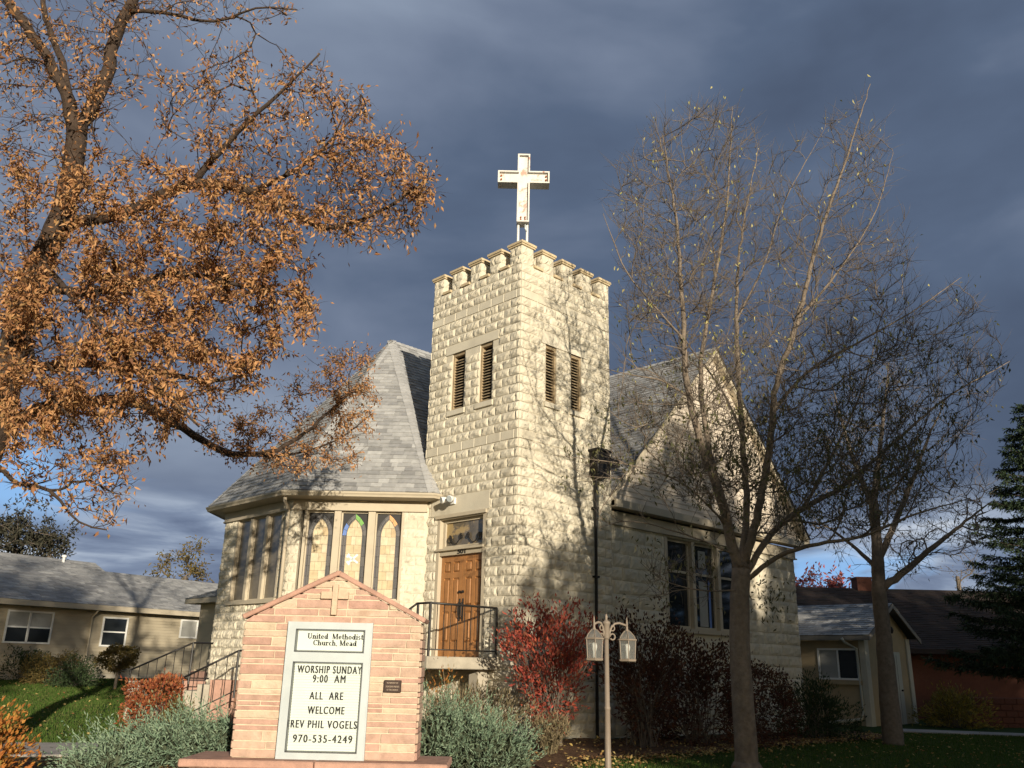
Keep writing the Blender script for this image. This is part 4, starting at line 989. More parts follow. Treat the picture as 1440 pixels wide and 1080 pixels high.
    for s, zb_, w in (('IN MEMORY OF', 1.343, .13), ('OUR DEAR FRIENDS', 1.303, .155), ('OF THE CHURCH', 1.267, .13)): put_text(pt, s, .03, V3(-1.308-w/2, Y-.0465, zb_), ux, nn, width=w, height=.018, extr=.001)
    pt.build('plaque_lettering', M['plaquetext'], po)

# a stroke serif alphabet: (width, strokes) with stroke = (points, thickness class, round?)
def serif(mb, s, xa, xb, zb, cap, y):
    K, t = .21, .11            # thick stem, thin stroke (in cap heights)
    xh = .66
    def bar(x0, x1, z0, z1): return [(x0, z0), (x1, z0), (x1, z1), (x0, z1)]
    def stem(x, z0, z1, ls=True, us=True, w=K):
        r = [bar(x-w/2, x+w/2, z0, z1)]
        if ls: r.append(bar(x-w*1.15, x+w*1.15, z0, z0+.06))
        if us == 'l': r.append([(x-w*1.2, z1-.07), (x-w/2, z1-.05), (x-w/2, z1), (x-w*.9, z1-.02)])
        elif us: r.append(bar(x-w*1.15, x+w*1.15, z1-.06, z1))
        return r
    def ring(cx, cz, rx, rz, a0=0, a1=360, n=20):
        q = []
        for i in range(n):
            A0, A1 = R(a0+(a1-a0)*i/n), R(a0+(a1-a0)*(i+1)/n)
            def pts(A): 
                w = t+(K-t)*abs(math.cos(A))**1.2
                return (cx+rx*math.cos(A), cz+rz*math.sin(A)), (cx+(rx-w)*math.cos(A), cz+(rz-w*.8)*math.sin(A))
            (o0, i0_), (o1, i1_) = pts(A0), pts(A1); q.append([i0_, o0, o1, i1_])
        return q
    def line(p, q, w):
        d = np.array(q)-np.array(p); n = np.array([-d[1], d[0]])/np.linalg.norm(d)*w/2; p, q = np.array(p), np.array(q); return [[tuple(p-n), tuple(q-n), tuple(q+n), tuple(p+n)]]
    G = {
     'U': (.86, stem(.2, .25, 1, False)+stem(.68, .25, 1, False, True, t)+ring(.43, .3, .305, .3, 180, 360, 12)),
     'n': (.68, stem(.18, 0, xh, True, 'l')+stem(.52, 0, .45, True, False)+ring(.36, xh-.25, .235, .25, 0, 160, 10)),
     'i': (.34, stem(.18, 0, xh, True, 'l')+[bar(.1, .26, .82, .97)]),
     't': (.42, stem(.2, .08, .92, False, False)+[bar(.03, .4, xh-.08, xh)]+ring(.31, .16, .19, .16, 180, 330, 8)),
     'e': (.62, ring(.32, xh/2, .27, xh/2, 20, 325, 20)+[bar(.1, .57, xh/2-.03, xh/2+.05)]),
     'd': (.70, ring(.30, xh/2, .26, xh/2)+stem(.52, 0, 1, True, 'l')),
     'M': (1.06, stem(.16, 0, 1, True, True, t)+stem(.88, 0, 1)+line((.16, 1), (.50, .06), K)+line((.50, .06), (.86, 1), t)),
     'h': (.70, stem(.18, 0, 1, True, 'l')+stem(.53, 0, .45, True, False)+ring(.36, xh-.25, .24, .25, 0, 160, 10)),
     'o': (.64, ring(.32, xh/2, .28, xh/2)),
     's': (.52, ring(.26, xh*.73, .2, xh*.27, 40, 270, 12)+ring(.26, xh*.27, .2, xh*.27, -140, 90, 12)),
     'C': (.80, ring(.43, .5, .38, .5, 45, 318, 22)+line((.70, .68), (.70, .98), t)),
     'u': (.70, stem(.18, .2, xh, False, 'l')+stem(.53, 0, xh, True, 'l')+ring(.355, .22, .25, .22, 190, 350, 10)),
     'r': (.52, stem(.18, 0, xh, True, 'l')+ring(.38, xh-.2, .2, .2, 40, 160, 8)+[bar(.40, .52, xh-.2, xh-.05)]),
     'c': (.56, ring(.31, xh/2, .26, xh/2, 45, 318, 18)),
     ',': (.30, [[(.1, 0), (.24, 0), (.24, .12), (.1, .12)], [(.16, -.16), (.24, 0), (.16, .02), (.10, -.12)]]),
     'a': (.62, stem(.46, .0, .45, True, False)+ring(.30, xh-.22, .23, .22, 0, 150, 10)+ring(.28, .19, .22, .19)),
     ' ': (.34, [])}
    tot = sum(G[c][0] for c in s); kx = (xb-xa)/tot; x = 0
    for c in s:
        for q in G[c][1]: mb.add([V3(xa+(x+a)*kx, y, zb+b*cap) for a, b in q], [tuple(range(len(q)))])
        x += G[c][0]
monument()

# ------------------------------------------------------------------ lamp post
def lamp_post():
    Y = 10.8; X = 1.212; g0 = float(gz(X, Y)); t = thing('lamp_post', 'tan painted lamp post with two hanging glass lanterns on curled arms', 'lamp post', (X, Y, g0))
    p = MB(); p.lathe(V3(X, Y, g0), [(.13, -.05), (.13, .03), (.10, .05), (.075, .10), (.040, .16), (.034, 1.10-g0), (.038, 1.105-g0), (.038, 1.13-g0), (.031, 1.14-g0), (.026, 1.93-g0)], 12)
    p.lathe(V3(X, Y, 1.90), [(.034, 0), (.040, .02), (.040, .17), (.050, .18), (.050, .20), (.03, .215), (.012, .23), (.018, .25), (.02, .262), (.012, .28), (.004, .30)], 12)
    p.build('post', M['lampmetal'], t, True)
    for sx_, cx, cy in ((-1, 1.050, Y-.14), (1, 1.478, Y+.12)):
        d = V3(cx-X, cy-Y, 0); L = np.linalg.norm(d); d /= L
        a = MB(); pts = [V3(X, Y, 2.0)+d*.045]
        for i in range(15):
            q = i/14; ang = math.pi*(1.0-q*.80); pts.append(V3(X, Y, 2.0)+d*(.05+(L-.03)*(.5+.5*math.cos(ang))*1.02)+ZU*(.105*math.sin(ang)))
        pts = [V3(X, Y, 1.93)+d*.045]+[V3(X, Y, 1.98)+d*(.045+(L-.045)*s_)+ZU*z_ for s_, z_ in ((.0, 0), (.10, .06), (.3, .105), (.55, .115), (.8, .10), (1., .085))]
        a.tube(pts, .014, 8)
        a.tube([V3(X, Y, 1.93)+d*(.05+.035+.035*math.cos(q))+ZU*(.0+.035*math.sin(q)) for q in np.linspace(math.pi, -2.6, 14)], .010, 6)
        a.tube([V3(X, Y, 2.03)+d*(.055+.03+.03*math.cos(q))+ZU*(.03*math.sin(q)) for q in np.linspace(-math.pi, 2.2, 12)], .009, 6)
        a.build('arm', M['lampmetal'], t, True)
        f = MB(); c = V3(cx, cy, 0); n = 6; rt, rb_ = .112, .098; zt_, zb_ = 1.90, 1.675
        f.lathe(c, [(.030, 2.0), (.022, 2.012), (.014, 2.03), (.012, 2.10), (.004, 2.165)], 10)
        f.lathe(c, [(rt+.012, zt_-.008), (rt+.016, zt_), (rt+.012, zt_+.010), (rt-.01, zt_+.014)], 6)
        f.lathe(c, [(rb_-.01, zb_-.03), (rb_+.012, zb_-.022), (rb_+.016, zb_), (rb_-.005, zb_+.006)], 6)
        dome = [(rt-.005, zt_+.014), (rt-.022, zt_+.048), (rt-.055, zt_+.082), (.032, zt_+.105)]
        for j in range(n):
            an = 2*math.pi*(j+.5)/n; e = V3(math.cos(an), math.sin(an), 0)
            f.tube([c+e*rb_+ZU*zb_, c+e*rt+ZU*zt_], .0065, 5); f.tube([c+e*r_+ZU*z_ for r_, z_ in dome], .006, 5)
        lo = f.build('lantern', M['lampmetal'], t)
        g = MB()
        for j in range(n):
            e0, e1 = [V3(math.cos(2*math.pi*(j+k_)/n), math.sin(2*math.pi*(j+k_)/n), 0) for k_ in (.5, 1.5)]
            g.quad(c+e0*(rb_-.004)+ZU*(zb_+.004), c+e1*(rb_-.004)+ZU*(zb_+.004), c+e1*(rt-.004)+ZU*zt_, c+e0*(rt-.004)+ZU*zt_)
            for (r0_, h0_), (r1_, h1_) in zip(dome[:-1], dome[1:]): g.quad(c+e0*(r0_-.004)+ZU*h0_, c+e1*(r0_-.004)+ZU*h0_, c+e1*(r1_-.004)+ZU*h1_, c+e0*(r1_-.004)+ZU*h1_)
        g.build('lantern_glass', M['glass_clear'], lo)
        b = MB(); b.lathe(c, [(.018, zb_+.01), (.018, zb_+.06), (.022, zb_+.085), (.034, zb_+.12), (.036, zb_+.145), (.026, zb_+.17), (.008, zb_+.182)], 10); b.build('bulb', M['white_plain'], lo, True)
lamp_post()

# ------------------------------------------------------------------ left house
def wall_windows(root, P0, u, n, items, parent_name='window'):
    for (s0, s1, z0, z1, kind) in items:
        f = MB(); P = lambda s, z, k: P0+u*s+ZU*z+n*k; t = .06
        for s in (s0, s1-t): f.frame_box(P(s, z0, 0), u*t, ZU*(z1-z0), n*.05)
        for z in (z0, z1-t): f.frame_box(P(s0+t, z, 0), u*(s1-s0-2*t), ZU*t, n*.048)
        if kind in ('double_hung', 'curtained'): f.frame_box(P(s0+t, (z0+z1)/2-.03, 0), u*(s1-s0-2*t), ZU*.05, n*.046)
        if kind == 'slider': f.frame_box(P((s0+s1)/2-.03, z0+t, 0), u*.05, ZU*(z1-z0-2*t), n*.046)
        fo = f.build('window', M['white_plain'], root); g = MB()
        zm = (z0+z1)/2
        if kind in ('curtained', 'slider', 'single'):
            if kind == 'curtained': g.frame_box(P(s0+t, zm, .004), u*(s1-s0-2*t), ZU*(z1-t-zm), n*.012, 1); g.frame_box(P(s0+t, z0+t, .004), u*(s1-s0-2*t), ZU*(zm-z0-t), n*.012, 0)
            elif kind == 'slider': sm = (s0+s1)/2; g.frame_box(P(s0+t, z0+t, .004), u*(sm-s0-t), ZU*(z1-z0-2*t), n*.012, 0); g.frame_box(P(sm, z0+t, .004), u*(s1-t-sm), ZU*(z1-z0-2*t), n*.012, 1)
            else: g.frame_box(P(s0+t, z0+t, .004), u*(s1-s0-2*t), ZU*(z1-z0-2*t), n*.012, 1)
        else: g.frame_box(P(s0+t, z0+t, .004), u*(s1-s0-2*t), ZU*(z1-z0-2*t), n*.012, 0)
        g.build('pane', [M['glass_dark'], M['house_glass_curtain']], fo)
def left_house():
    P0 = V3(-18.1, 31.5, 0); P1 = V3(-13.6, 38.5, 0); u = (P1-P0)/np.linalg.norm(P1-P0); n = np.cross(u, ZU)
    if n[1] > 0: n = -n
    O = P0-u*9; L = 24; base = .55; t = thing('bungalow', 'long beige sided bungalow with grey shingle roof behind the left lawn', 'house', V3(-16, 36, base))
    w = MB(); ez = 3.36
    w.frame_box(O+ZU*(base-.4), u*L, ZU*(ez-base+.38), -n*7)
    for i in range(22):
        z = base+.32+i*.115
        if z > ez-.12: break
        w.add([O+u*0+ZU*z+n*.034, O+u*L+ZU*z+n*.034, O+u*L+ZU*(z+.115)+n*.004, O+ZU*(z+.115)+n*.002, O+ZU*z, O+u*L+ZU*z], [(0, 1, 2, 3), (4, 5, 1, 0)])
    w.build('wall', M['house_siding'], t)
    fd = MB(); fd.frame_box(O+ZU*(base-.4)+n*.001, u*L, ZU*.70, n*.02); fd.build('foundation', M['concrete'], t)
    items = []
    def sp(q0, q1, kind):
        a = onp(*q0, P0+n*.01, n); b = onp(*q1, P0+n*.01, n); items.append(((a-O)@u, (b-O)@u, b[2], a[2], kind))
    sp((11, 857), (36, 905), 'curtained'); sp((42, 859), (68, 906), 'curtained'); sp((145, 867), (174, 910), 'double_hung'); sp((254, 871), (275, 898), 'single'); sp((-90, 848), (-62, 900), 'double_hung')
    wall_windows(t, O+n*.03, u, n, items)
    r = MB(); ru = MB(); e0 = O-u*.4+n*.5+ZU*3.40; e1 = O+u*(L+.4)+n*.5+ZU*3.40; rg = -n*4.3+ZU*2.0
    # main ridge then a lower ridge on the right
    cut = O+u*((onp(238, 790, P0, n)-O)@u-1.0)+n*.5+ZU*3.40
    facet(r, [e0, cut, cut+rg, e0+rg], expo=.16, tab=.4, under=ru, thick=.01); facet(r, [cut, e1, e1+rg*.80, cut+rg*.80], expo=.16, tab=.4, under=ru, thick=.01)
    ru.add([e0+rg, cut+rg, cut+rg-n*4.3-ZU*2, e0+rg-n*4.3-ZU*2], [(0, 1, 2, 3)]); ru.add([cut+rg*.8, e1+rg*.8, e1+rg*.8-n*5-ZU*2, cut+rg*.8-n*5-ZU*2], [(0, 1, 2, 3)])
    ru.add([cut, cut+rg, cut+rg-n*4.3-ZU*2], [(0, 1, 2)])
    ro = r.build('roof', M['shingle'], t); ru.build('roof_deck', M['shingle_under'], ro)
    f = MB(); f.frame_box(O-u*.4+n*.48+ZU*3.20, u*(L+.8), ZU*.19, n*.06); f.frame_box(O-u*.4+n*.02+ZU*3.22, u*(L+.8), ZU*.04, n*.46); f.build('gutter', M['trim'], t)
    dp = MB(); q = O+u*((onp(118, 930, P0, n)-O)@u)+n*.08; dp.tube([q+n*.4+ZU*3.25, q+ZU*2.95, q+ZU*(base+.05), q+n*.35+ZU*(base-.05)], .04, 6); dp.build('downspout', M['trim'], t, True)
    v = MB(); q = cut-u*1.6+rg*.93; v.lathe(q, [(.06, -.1), (.06, .18), (.10, .19), (.10, .27), (.03, .30)], 10); v.build('roof_vent', M['white_plain'], t)
left_house()

# ------------------------------------------------------------------ annex on the right
def annex():
    P0 = V3(11.762, 29.368, 0); ac, bc = (P0-C0)@A_, (P0-C0)@B_; Z0 = -.25
    t = thing('stucco_annex', 'low beige annex with shingle roof, slider window and a pale door', 'outbuilding', V3(11.76, 29.4, 0))
    P = lambda a, b, z: AB(ac+a, bc+b, z)
    w = MB(); w.frame_box(P(0, 0, Z0), A_*7, B_*3.6, ZU*(2.8-Z0)); w.add([P(0, -.0, 2.8), P(0, 3.6, 2.8), P(0, 1.8, 3.80)], [(0, 1, 2)]); w.build('wall', M['stucco'], t)
    wall_windows(t, P(0, 0, 0)-B_*.005, A_, -B_, [(.22, 1.62, 1.31, 2.31, 'slider')])
    s_ = MB(); s_.frame_box(P(.12, -.001, 1.17), A_*1.6, ZU*.13, -B_*.12); s_.build('window_sill', M['stucco'], t)
    pm = mat('pale_trim', (.44, .41, .33), .7, noise=(4, .1))
    for b0 in (-.10, 3.32): g = MB(); g.frame_box(P(-.06, b0, Z0), A_*.2, B_*.30, ZU*(2.72-Z0)); g.build('corner_pilaster', pm, t)
    d = MB(); d.frame_box(P(-.012, 1.0, Z0+.15), B_*1.7, ZU*2.35, -A_*.03); do = d.build('door', M['greydoor'], t)
    k_ = MB(); k_.tube([P(-.04, 2.55, 1.0), P(-.10, 2.55, 1.0)], .03, 8); k_.frame_box(P(-.043, 2.36, Z0+.2), B_*.02, ZU*2.2, -A_*.002); k_.build('door_handle', M['darkmetal'], do)
    lt = MB(); lt.lathe(P(-.16, 1.9, 2.85), [(.05, 0), (.09, .1), (.06, .2), (.02, .24)], 8); lt.frame_box(P(-.16, 1.88, 3.05), B_*.04, A_*.16, ZU*.03); lt.build('porch_light', M['darkmetal'], t)
    r = MB(); ru = MB(); e0, e1, rg = (-.35, 2.72), (3.95, 2.72), (1.8, 3.86)
    for e in (e0, e1): facet(r, [P(-.35, *e), P(7, *e), P(7, *rg), P(-.35, *rg)], under=ru, expo=.15, tab=.35)
    ro = r.build('roof', M['shingle'], t); ru.build('roof_deck', M['shingle_under'], ro)
    f = MB()
    for e in (e0, e1):
        a, b = P(-.36, e[0], e[1]-.17), P(-.36, rg[0], rg[1]-.17); f.frame_box(a, b-a, ZU*.15, A_*.04)
    f.frame_box(P(-.36, -.37, 2.56), A_*7, ZU*.14, B_*.03); f.build('fascia', mat('grey_fascia', (.20, .18, .15), .6), t)
    dn = MB(); q = P(.15, -.14, 0); dn.tube([P(.55, -.40, 2.62), P(.5, -.32, 2.5), P(.22, -.10, 2.3), P(.18, -.08, .35), P(.26, -.12, .12), P(1.2, -.85, -.02)], .045, 8); dn.build('downspout', M['greydoor'], t, True)
annex()
def brick_house():
    t = thing('brick_house', 'dark red brick house with low dark roof and chimney at the far right', 'house', (20, 36, -.1))
    w = MB(); w.box(13.2, 36, 35, 44, -.4, 2.55)
    for i in range(18): pass
    w.build('wall', M['redbrick'], t)
    r = MB(); ru = MB(); facet(r, [V3(10.5, 34.2, 2.45), V3(37, 34.2, 2.45), V3(37, 39.5, 5.15), V3(10.5, 39.5, 5.15)], under=ru, expo=.17, tab=.4)
    ru.add([V3(10.5, 39.5, 5.15), V3(37, 39.5, 5.15), V3(37, 44.5, 2.4), V3(10.5, 44.5, 2.4)], [(0, 1, 2, 3)]); ru.box(10.5, 37, 34.15, 34.19, 2.28, 2.45)
    ro = r.build('roof', M['darkroof'], t); ru.build('roof_deck', M['darkroof'], ro)
    c = MB(); p = at(1213, 830, 39.5); c.box(p[0]-.33, p[0]+.33, 39.2, 39.9, 4.6, 5.55); c.box(p[0]-.37, p[0]+.37, 39.16, 39.94, 5.55, 5.63); c.build('chimney', M['redbrick'], ro)
    wall_windows(t, V3(13.2, 34.99, 0), V3(1, 0, 0), V3(0, -1, 0), [(7.4, 8.8, .9, 2.1, 'double_hung')])
brick_house()
lw_ = MB(); rq = np.random.default_rng(3)
for zr in range(6):
    x = 15.4+(.16 if zr % 2 else 0)
    while x < 30:
        lw_.bevel_box(V3(x, 30.5, -.35+zr*.2), V3(.39, 0, 0), V3(0, .35, 0), ZU*.19, .012); x += .4
tag(lw_.build('garden_wall', M['redbrick']), 'low red brick garden wall before the brick house', 'wall')
# ================================================================== VEGETATION
def unit(v): return v/(np.linalg.norm(v, axis=-1, keepdims=True)+1e-12)
def leaf_arrays(C, D, Nn, ln, wd, fold=.25):
    """diamond leaves: centres' bases C, directions D, normals Nn, length ln, width wd -> verts, tris"""
    n = len(C); D = unit(D); S = unit(np.cross(D, Nn)); Nn = np.cross(S, D)
    ln = np.broadcast_to(ln, (n,))[:, None]; wd = np.broadcast_to(wd, (n,))[:, None]
    b = C; t = C+D*ln - Nn*ln*.12; m = C+D*ln*.45; l = m+S*wd*.5+Nn*wd*fold; r = m-S*wd*.5+Nn*wd*fold
    v = np.stack([b, l, t, r], 1).reshape(-1, 3); o = np.arange(n)[:, None]*4
    f = np.concatenate([o+[0, 2, 1], o+[0, 3, 2]], 1).reshape(-1, 3)
    return v, f
def leaves_obj(name, C, D, ln, wd, m, parent=None, fold=.25):
    Nn = unit(rng.normal(0, 1, C.shape)+V3(0, 0, .6)); v, f = leaf_arrays(C, D, Nn, ln, wd, fold)
    return np_mesh(name, v, f, m, parent)

class Tree:
    """skeleton grown towards attractor points from hand-laid limbs"""
    def __init__(s): s.p = []; s.d = []; s.par = []; s.rad = []; s.fix = []; s.paths = []
    def node(s, p, d, par, r=0.): s.p.append(p); s.d.append(d); s.par.append(par); s.fix.append(r); return len(s.p)-1
    def limb(s, pts, r0, r1, par=None, step=.16):
        pts = np.array(pts, float); k = len(pts)
        # Catmull-Rom resample
        q = np.vstack([2*pts[0]-pts[1], pts, 2*pts[-1]-pts[-2]]); out = []
        L = np.linalg.norm(np.diff(pts, axis=0), axis=1)
        for i in range(k-1):
            n = max(2, int(L[i]/step))
            for j in range(n):
                t = j/n; a, b, c, d = q[i:i+4]; out.append(.5*((2*b)+(-a+c)*t+(2*a-5*b+4*c-d)*t*t+(-a+3*b-3*c+d)*t**3))
        out.append(pts[-1]); out = np.array(out); m = len(out); ids = []
        out[1:-1] += rng.normal(0, min(r0*.12, .02) if r0 < .15 else .004, out[1:-1].shape)
        if par is None and s.p:
            P = np.array(s.p); par = int(np.argmin(((P-out[0])**2).sum(1)))
        prev = -1 if par is None else par
        if prev >= 0:
            ids.append(prev)
            while len(out) > 2 and np.linalg.norm(out[0]-s.p[prev]) < .05: out = out[1:]; m -= 1
        for i, p in enumerate(out):
            d = out[min(i+1, m-1)]-out[max(i-1, 0)]; d = d/(np.linalg.norm(d)+1e-9)
            prev = s.node(p, d, prev, r0+(r1-r0)*i/(m-1)); ids.append(prev)
        s.paths.append(ids); return ids
    def grow(s, A, wob=.06, back=.9, rise=.0, up=.15, seg=.14, jit=.035):
        P = np.array(s.p)
        dist = np.array([((P-a)**2).sum(1).min() for a in A]); order = np.argsort(dist)
        cap = len(s.p)+len(A)*14; PB = np.zeros((cap, 3)); DB = np.zeros((cap, 3)); n = len(s.p); PB[:n] = s.p; DB[:n] = s.d
        tips = []
        for ai in order:
            a = A[ai]; w = a-PB[:n]; ds = np.sqrt((w*w).sum(1)); cs = (w*DB[:n]).sum(1)/(ds+1e-9)
            cost = ds*(1+back*np.clip(.75-cs, 0, 2)+rise*np.clip((PB[:n, 2]-a[2])/(ds+1e-9), 0, 1)); b = int(np.argmin(cost)); L = ds[b]
            if L < .06: continue
            p0, d0 = PB[b], DB[b]; k = min(12, max(2, int(L/seg)))
            h1 = p0+(d0*.55+w[b]/L*.6)*L*.34; h2 = a-(w[b]/L*.8+ZU*up)*L*.33; ids = [b]; prev = b
            for j in range(1, k+1):
                t = j/k; q = (1-t)**3*p0+3*(1-t)**2*t*h1+3*(1-t)*t*t*h2+t**3*a + (rng.normal(0, jit*min(L, 1.), 3) if j < k else 0)
                d = q-PB[prev]; d /= (np.linalg.norm(d)+1e-9); prev = s.node(q, d, prev); ids.append(prev); PB[n] = q; DB[n] = d; n += 1
            s.paths.append(ids); tips.append((ids, d))
        s.tips = tips; return tips
    def radii(s, tip=.0035, power=2.35, fixmax=True):
        n = len(s.p); acc = np.zeros(n); ch = np.zeros(n, int)
        for i in range(n):
            if s.par[i] >= 0: ch[s.par[i]] += 1
        r = np.zeros(n)
        for i in range(n-1, -1, -1):
            rr = tip if ch[i] == 0 else acc[i]**(1/power)
            rr = max(rr*1.004, tip)
            if s.fix[i]: rr = max(s.fix[i], min(rr, s.fix[i]*1.15))
            r[i] = rr
            if s.par[i] >= 0: acc[s.par[i]] += rr**power
        s.r = r; return r
    def mesh(s, name, m, parent, rmin_sides=.016):
        V = []; F3 = []; off = 0; P = np.array(s.p)
        mb = MB()
        for ids in s.paths:
            pts = P[ids]; rr = s.r[ids].copy()
            rr[0] = min(rr[0], rr[1]*1.1) if s.fix[ids[-1]] == 0 else rr[0]
            mx = rr.max(); sides = 12 if mx > .09 else 7 if mx > .03 else 5 if mx > .012 else 3
            if len(pts) < 2: continue
            mb.tube(pts, list(rr), sides, caps=mx > .05)
        return mb.build(name, m, parent, True)
def twigs(tips, P, per=2, ln=(.15, .4), r=.003, bias=.3):
    """short side twigs: arrays of thin three-sided spikes"""
    A = []; B = []
    for ids, d in tips:
        for _ in range(per):
            i = ids[rng.integers(max(1, len(ids)//3), len(ids))]; dd = unit(d+rng.normal(0, .65, 3)+ZU*bias); A.append(P[i]); B.append(P[i]+dd*rng.uniform(*ln))
    return np.array(A), np.array(B)
def spikes(name, A, B, r, m, parent):
    n = len(A); D = unit(B-A); s = unit(np.cross(D, rng.normal(0, 1, A.shape))); t = np.cross(D, s); M_ = (A+B)/2+rng.normal(0, .02, A.shape)
    ring = lambda C, k: [C+s*r*k, C+(-s*.5+t*.866)*r*k, C+(-s*.5-t*.866)*r*k]
    v = np.stack(ring(A, 1)+ring(M_, .75)+[B], 1).reshape(-1, 3); o = np.arange(n)[:, None]*7; f = []
    for i in range(3):
        j = (i+1) % 3; f += [o+[i, j, 3+j], o+[i, 3+j, 3+i], o+[3+i, 3+j, 6]]
    return np_mesh(name, v, np.concatenate(f), m, parent)
def sample_px(poly, n, Yc, Ys, edge=0.):
    P = np.array(poly, float); x0, y0 = P.min(0); x1, y1 = P.max(0); out = []
    while len(out) < n:
        u, v = rng.uniform(x0, x1), rng.uniform(y0, y1)
        if not in_poly(np.array([u]), np.array([v]), poly)[0]: continue
        Y = (Yc(u, v) if callable(Yc) else Yc)+np.clip(rng.normal(0, 1), -1.8, 1.8)*Ys
        out.append(at(u, v, Y))
    return np.array(out)
def L3(*q): return [at(*k) for k in q]

# ---- the big orange tree on the left
def orange_tree():
    t = Tree(); bx, by = -7.15, 10.9
    base = V3(bx, by, float(gz(bx, by)))
    t.limb([base-ZU*.1, base+V3(.1, 0, 1.1)]+L3((-85, 760, 10.8), (-25, 640, 10.6), (12, 520, 10.5), (40, 412, 10.4), (80, 320, 10.3), (101, 241, 10.2), (108, 190, 10.1)), .28, .115)
    def limb(q, r0, r1): t.limb(L3(*q), r0, r1)
    limb([(108, 190, 10.1), (90, 130, 10), (56, 65, 9.9), (17, 10, 9.8), (-40, -70, 9.8), (-60, -160, 9.8)], .085, .03)
    limb([(100, 150, 10.1), (86, 86, 10.3), (62, 15, 10.5), (55, -70, 10.6)], .06, .025)
    limb([(108, 190, 10.1), (146, 112, 10.1), (160, 60, 10.1), (178, 15, 10), (215, -60, 9.9), (230, -160, 9.9)], .10, .04)
    limb([(178, 15, 10), (230, 18, 9.8), (300, 30, 9.6), (360, 12, 9.5), (418, 14, 9.4)], .032, .008)
    limb([(82, 318, 10.3), (170, 300, 10), (270, 258, 9.7), (353, 271, 9.6), (452, 319, 9.4), (530, 300, 9.3), (598, 258, 9.2)], .085, .012)
    limb([(270, 258, 9.7), (335, 185, 9.4), (400, 125, 9.2), (450, 75, 9.0)], .045, .01)
    limb([(353, 271, 9.6), (430, 230, 9.5), (500, 160, 9.4)], .035, .008)
    limb([(42, 405, 10.4), (140, 410, 9.8), (250, 385, 9.4), (330, 400, 9.2), (430, 420, 9.1)], .07, .012)
    limb([(12, 520, 10.5), (120, 512, 11), (220, 525, 11.5), (311, 534, 11.9), (355, 522, 12)], .07, .018)
    limb([(-10, 605, 10.6), (80, 570, 11.1), (180, 565, 12), (257, 602, 13), (323, 637, 13.6), (390, 632, 14.2), (440, 600, 14.7), (500, 545, 15.2)], .095, .015)
    limb([(323, 637, 13.6), (400, 640, 14.6), (470, 620, 15.3), (520, 585, 15.6)], .03, .01)
    limb([(-50, 690, 10.7), (-10, 655, 10.2), (25, 680, 9.9), (70, 690, 9.7), (110, 735, 9.6), (150, 745, 9.6)], .04, .008)
    limb([(-40, 660, 10.6), (-150, 520, 10.3), (-260, 350, 10)], .1, .03); limb([(0, 545, 10.5), (-80, 400, 10.8), (-160, 220, 11)], .08, .03)
    limb([(60, 370, 10.3), (150, 470, 9.4), (240, 560, 8.9), (280, 600, 8.8)], .045, .01); limb([(30, 440, 10.4), (60, 540, 9.4), (120, 610, 8.9)], .045, .01)
    S = sample_px
    zones = [  # polygon, count, depth, spread, leaves per tip
        ([(0, 200), (130, 210), (300, 230), (400, 250), (430, 330), (440, 400), (472, 432), (420, 480), (400, 520), (330, 560), (280, 605), (170, 655), (60, 640), (0, 620)], 560, lambda u, v: 9.6+(v-400)*.003, .75, 30),
        ([(150, 330), (330, 300), (400, 400), (380, 520), (250, 560), (0, 620), (0, 420)], 260, lambda u, v: 9.2, .6, 33),
        ([(215, 110), (340, 60), (430, 85), (490, 90), (520, 160), (600, 235), (608, 285), (560, 345), (470, 330), (380, 290), (300, 240), (230, 190)], 330, lambda u, v: 9.35, .5, 10),
        ([(430, 200), (520, 190), (610, 240), (600, 310), (520, 350), (440, 320)], 80, lambda u, v: 9.2, .35, 11),
        ([(0, 0), (230, 0), (200, 120), (120, 220), (0, 220)], 210, 10.1, .7, 8),
        ([(200, -10), (425, 0), (400, 30), (250, 45)], 45, 9.6, .3, 3),
        ([(385, 560), (440, 500), (520, 478), (532, 560), (522, 600), (500, 655), (420, 668), (350, 660), (300, 640), (270, 610)], 230, lambda u, v: 13.4+(u-300)*.010, .35, 18),
        ([(0, 640), (160, 640), (188, 680), (150, 752), (80, 705), (20, 685)], 75, 9.7, .3, 6),
        ([(-330, 60), (0, -60), (0, 610), (-280, 520)], 190, 10.3, .9, 9),
        ([(-200, -240), (320, -240), (350, 0), (-200, 0)], 120, 10.0, .9, 6)]
    A = []; K = []
    for poly, n, Yc, Ys, lv in zones:
        a = S(poly, n, Yc, Ys); A.append(a); K += [lv]*n
    A = np.concatenate(A); K = np.array(K)
    tips = t.grow(A, up=.1, jit=.045); t.radii(.0042)
    o = thing('autumn_tree', 'large spreading tree with rusty orange leaves at the left', 'tree', base)
    tr = t.mesh('trunk', M['bark_l'], o); P = np.array(t.p)
    a, b = twigs(tips, P, 3, (.12, .34)); spikes('twig', a, b, .0030, M['bark_l'], tr)
    # leaf clusters hang around each branch end
    C = []; D = []
    for ids, d in tips:
        tip = P[ids[-1]]; k = int(K[np.argmin(((A-tip)**2).sum(1))]*(rng.uniform(.8, 2.2) if rng.random() < .72 else .15)); 
        if k == 0: continue
        on = P[np.array(ids)[rng.integers(max(0, len(ids)-3), len(ids), k)]]
        C.append(on+rng.normal(0, .05, (k, 3))); dd = d*.5+rng.normal(0, .65, (k, 3))+V3(0, 0, -.55); D.append(dd)
    w = rng.integers(0, len(b), int(len(b)*.8)); C.append(b[w]+rng.normal(0, .03, (len(w), 3))); D.append(rng.normal(0, .6, (len(w), 3))+V3(0, 0, -.5))
    C = np.concatenate(C); D = np.concatenate(D); n = len(C)
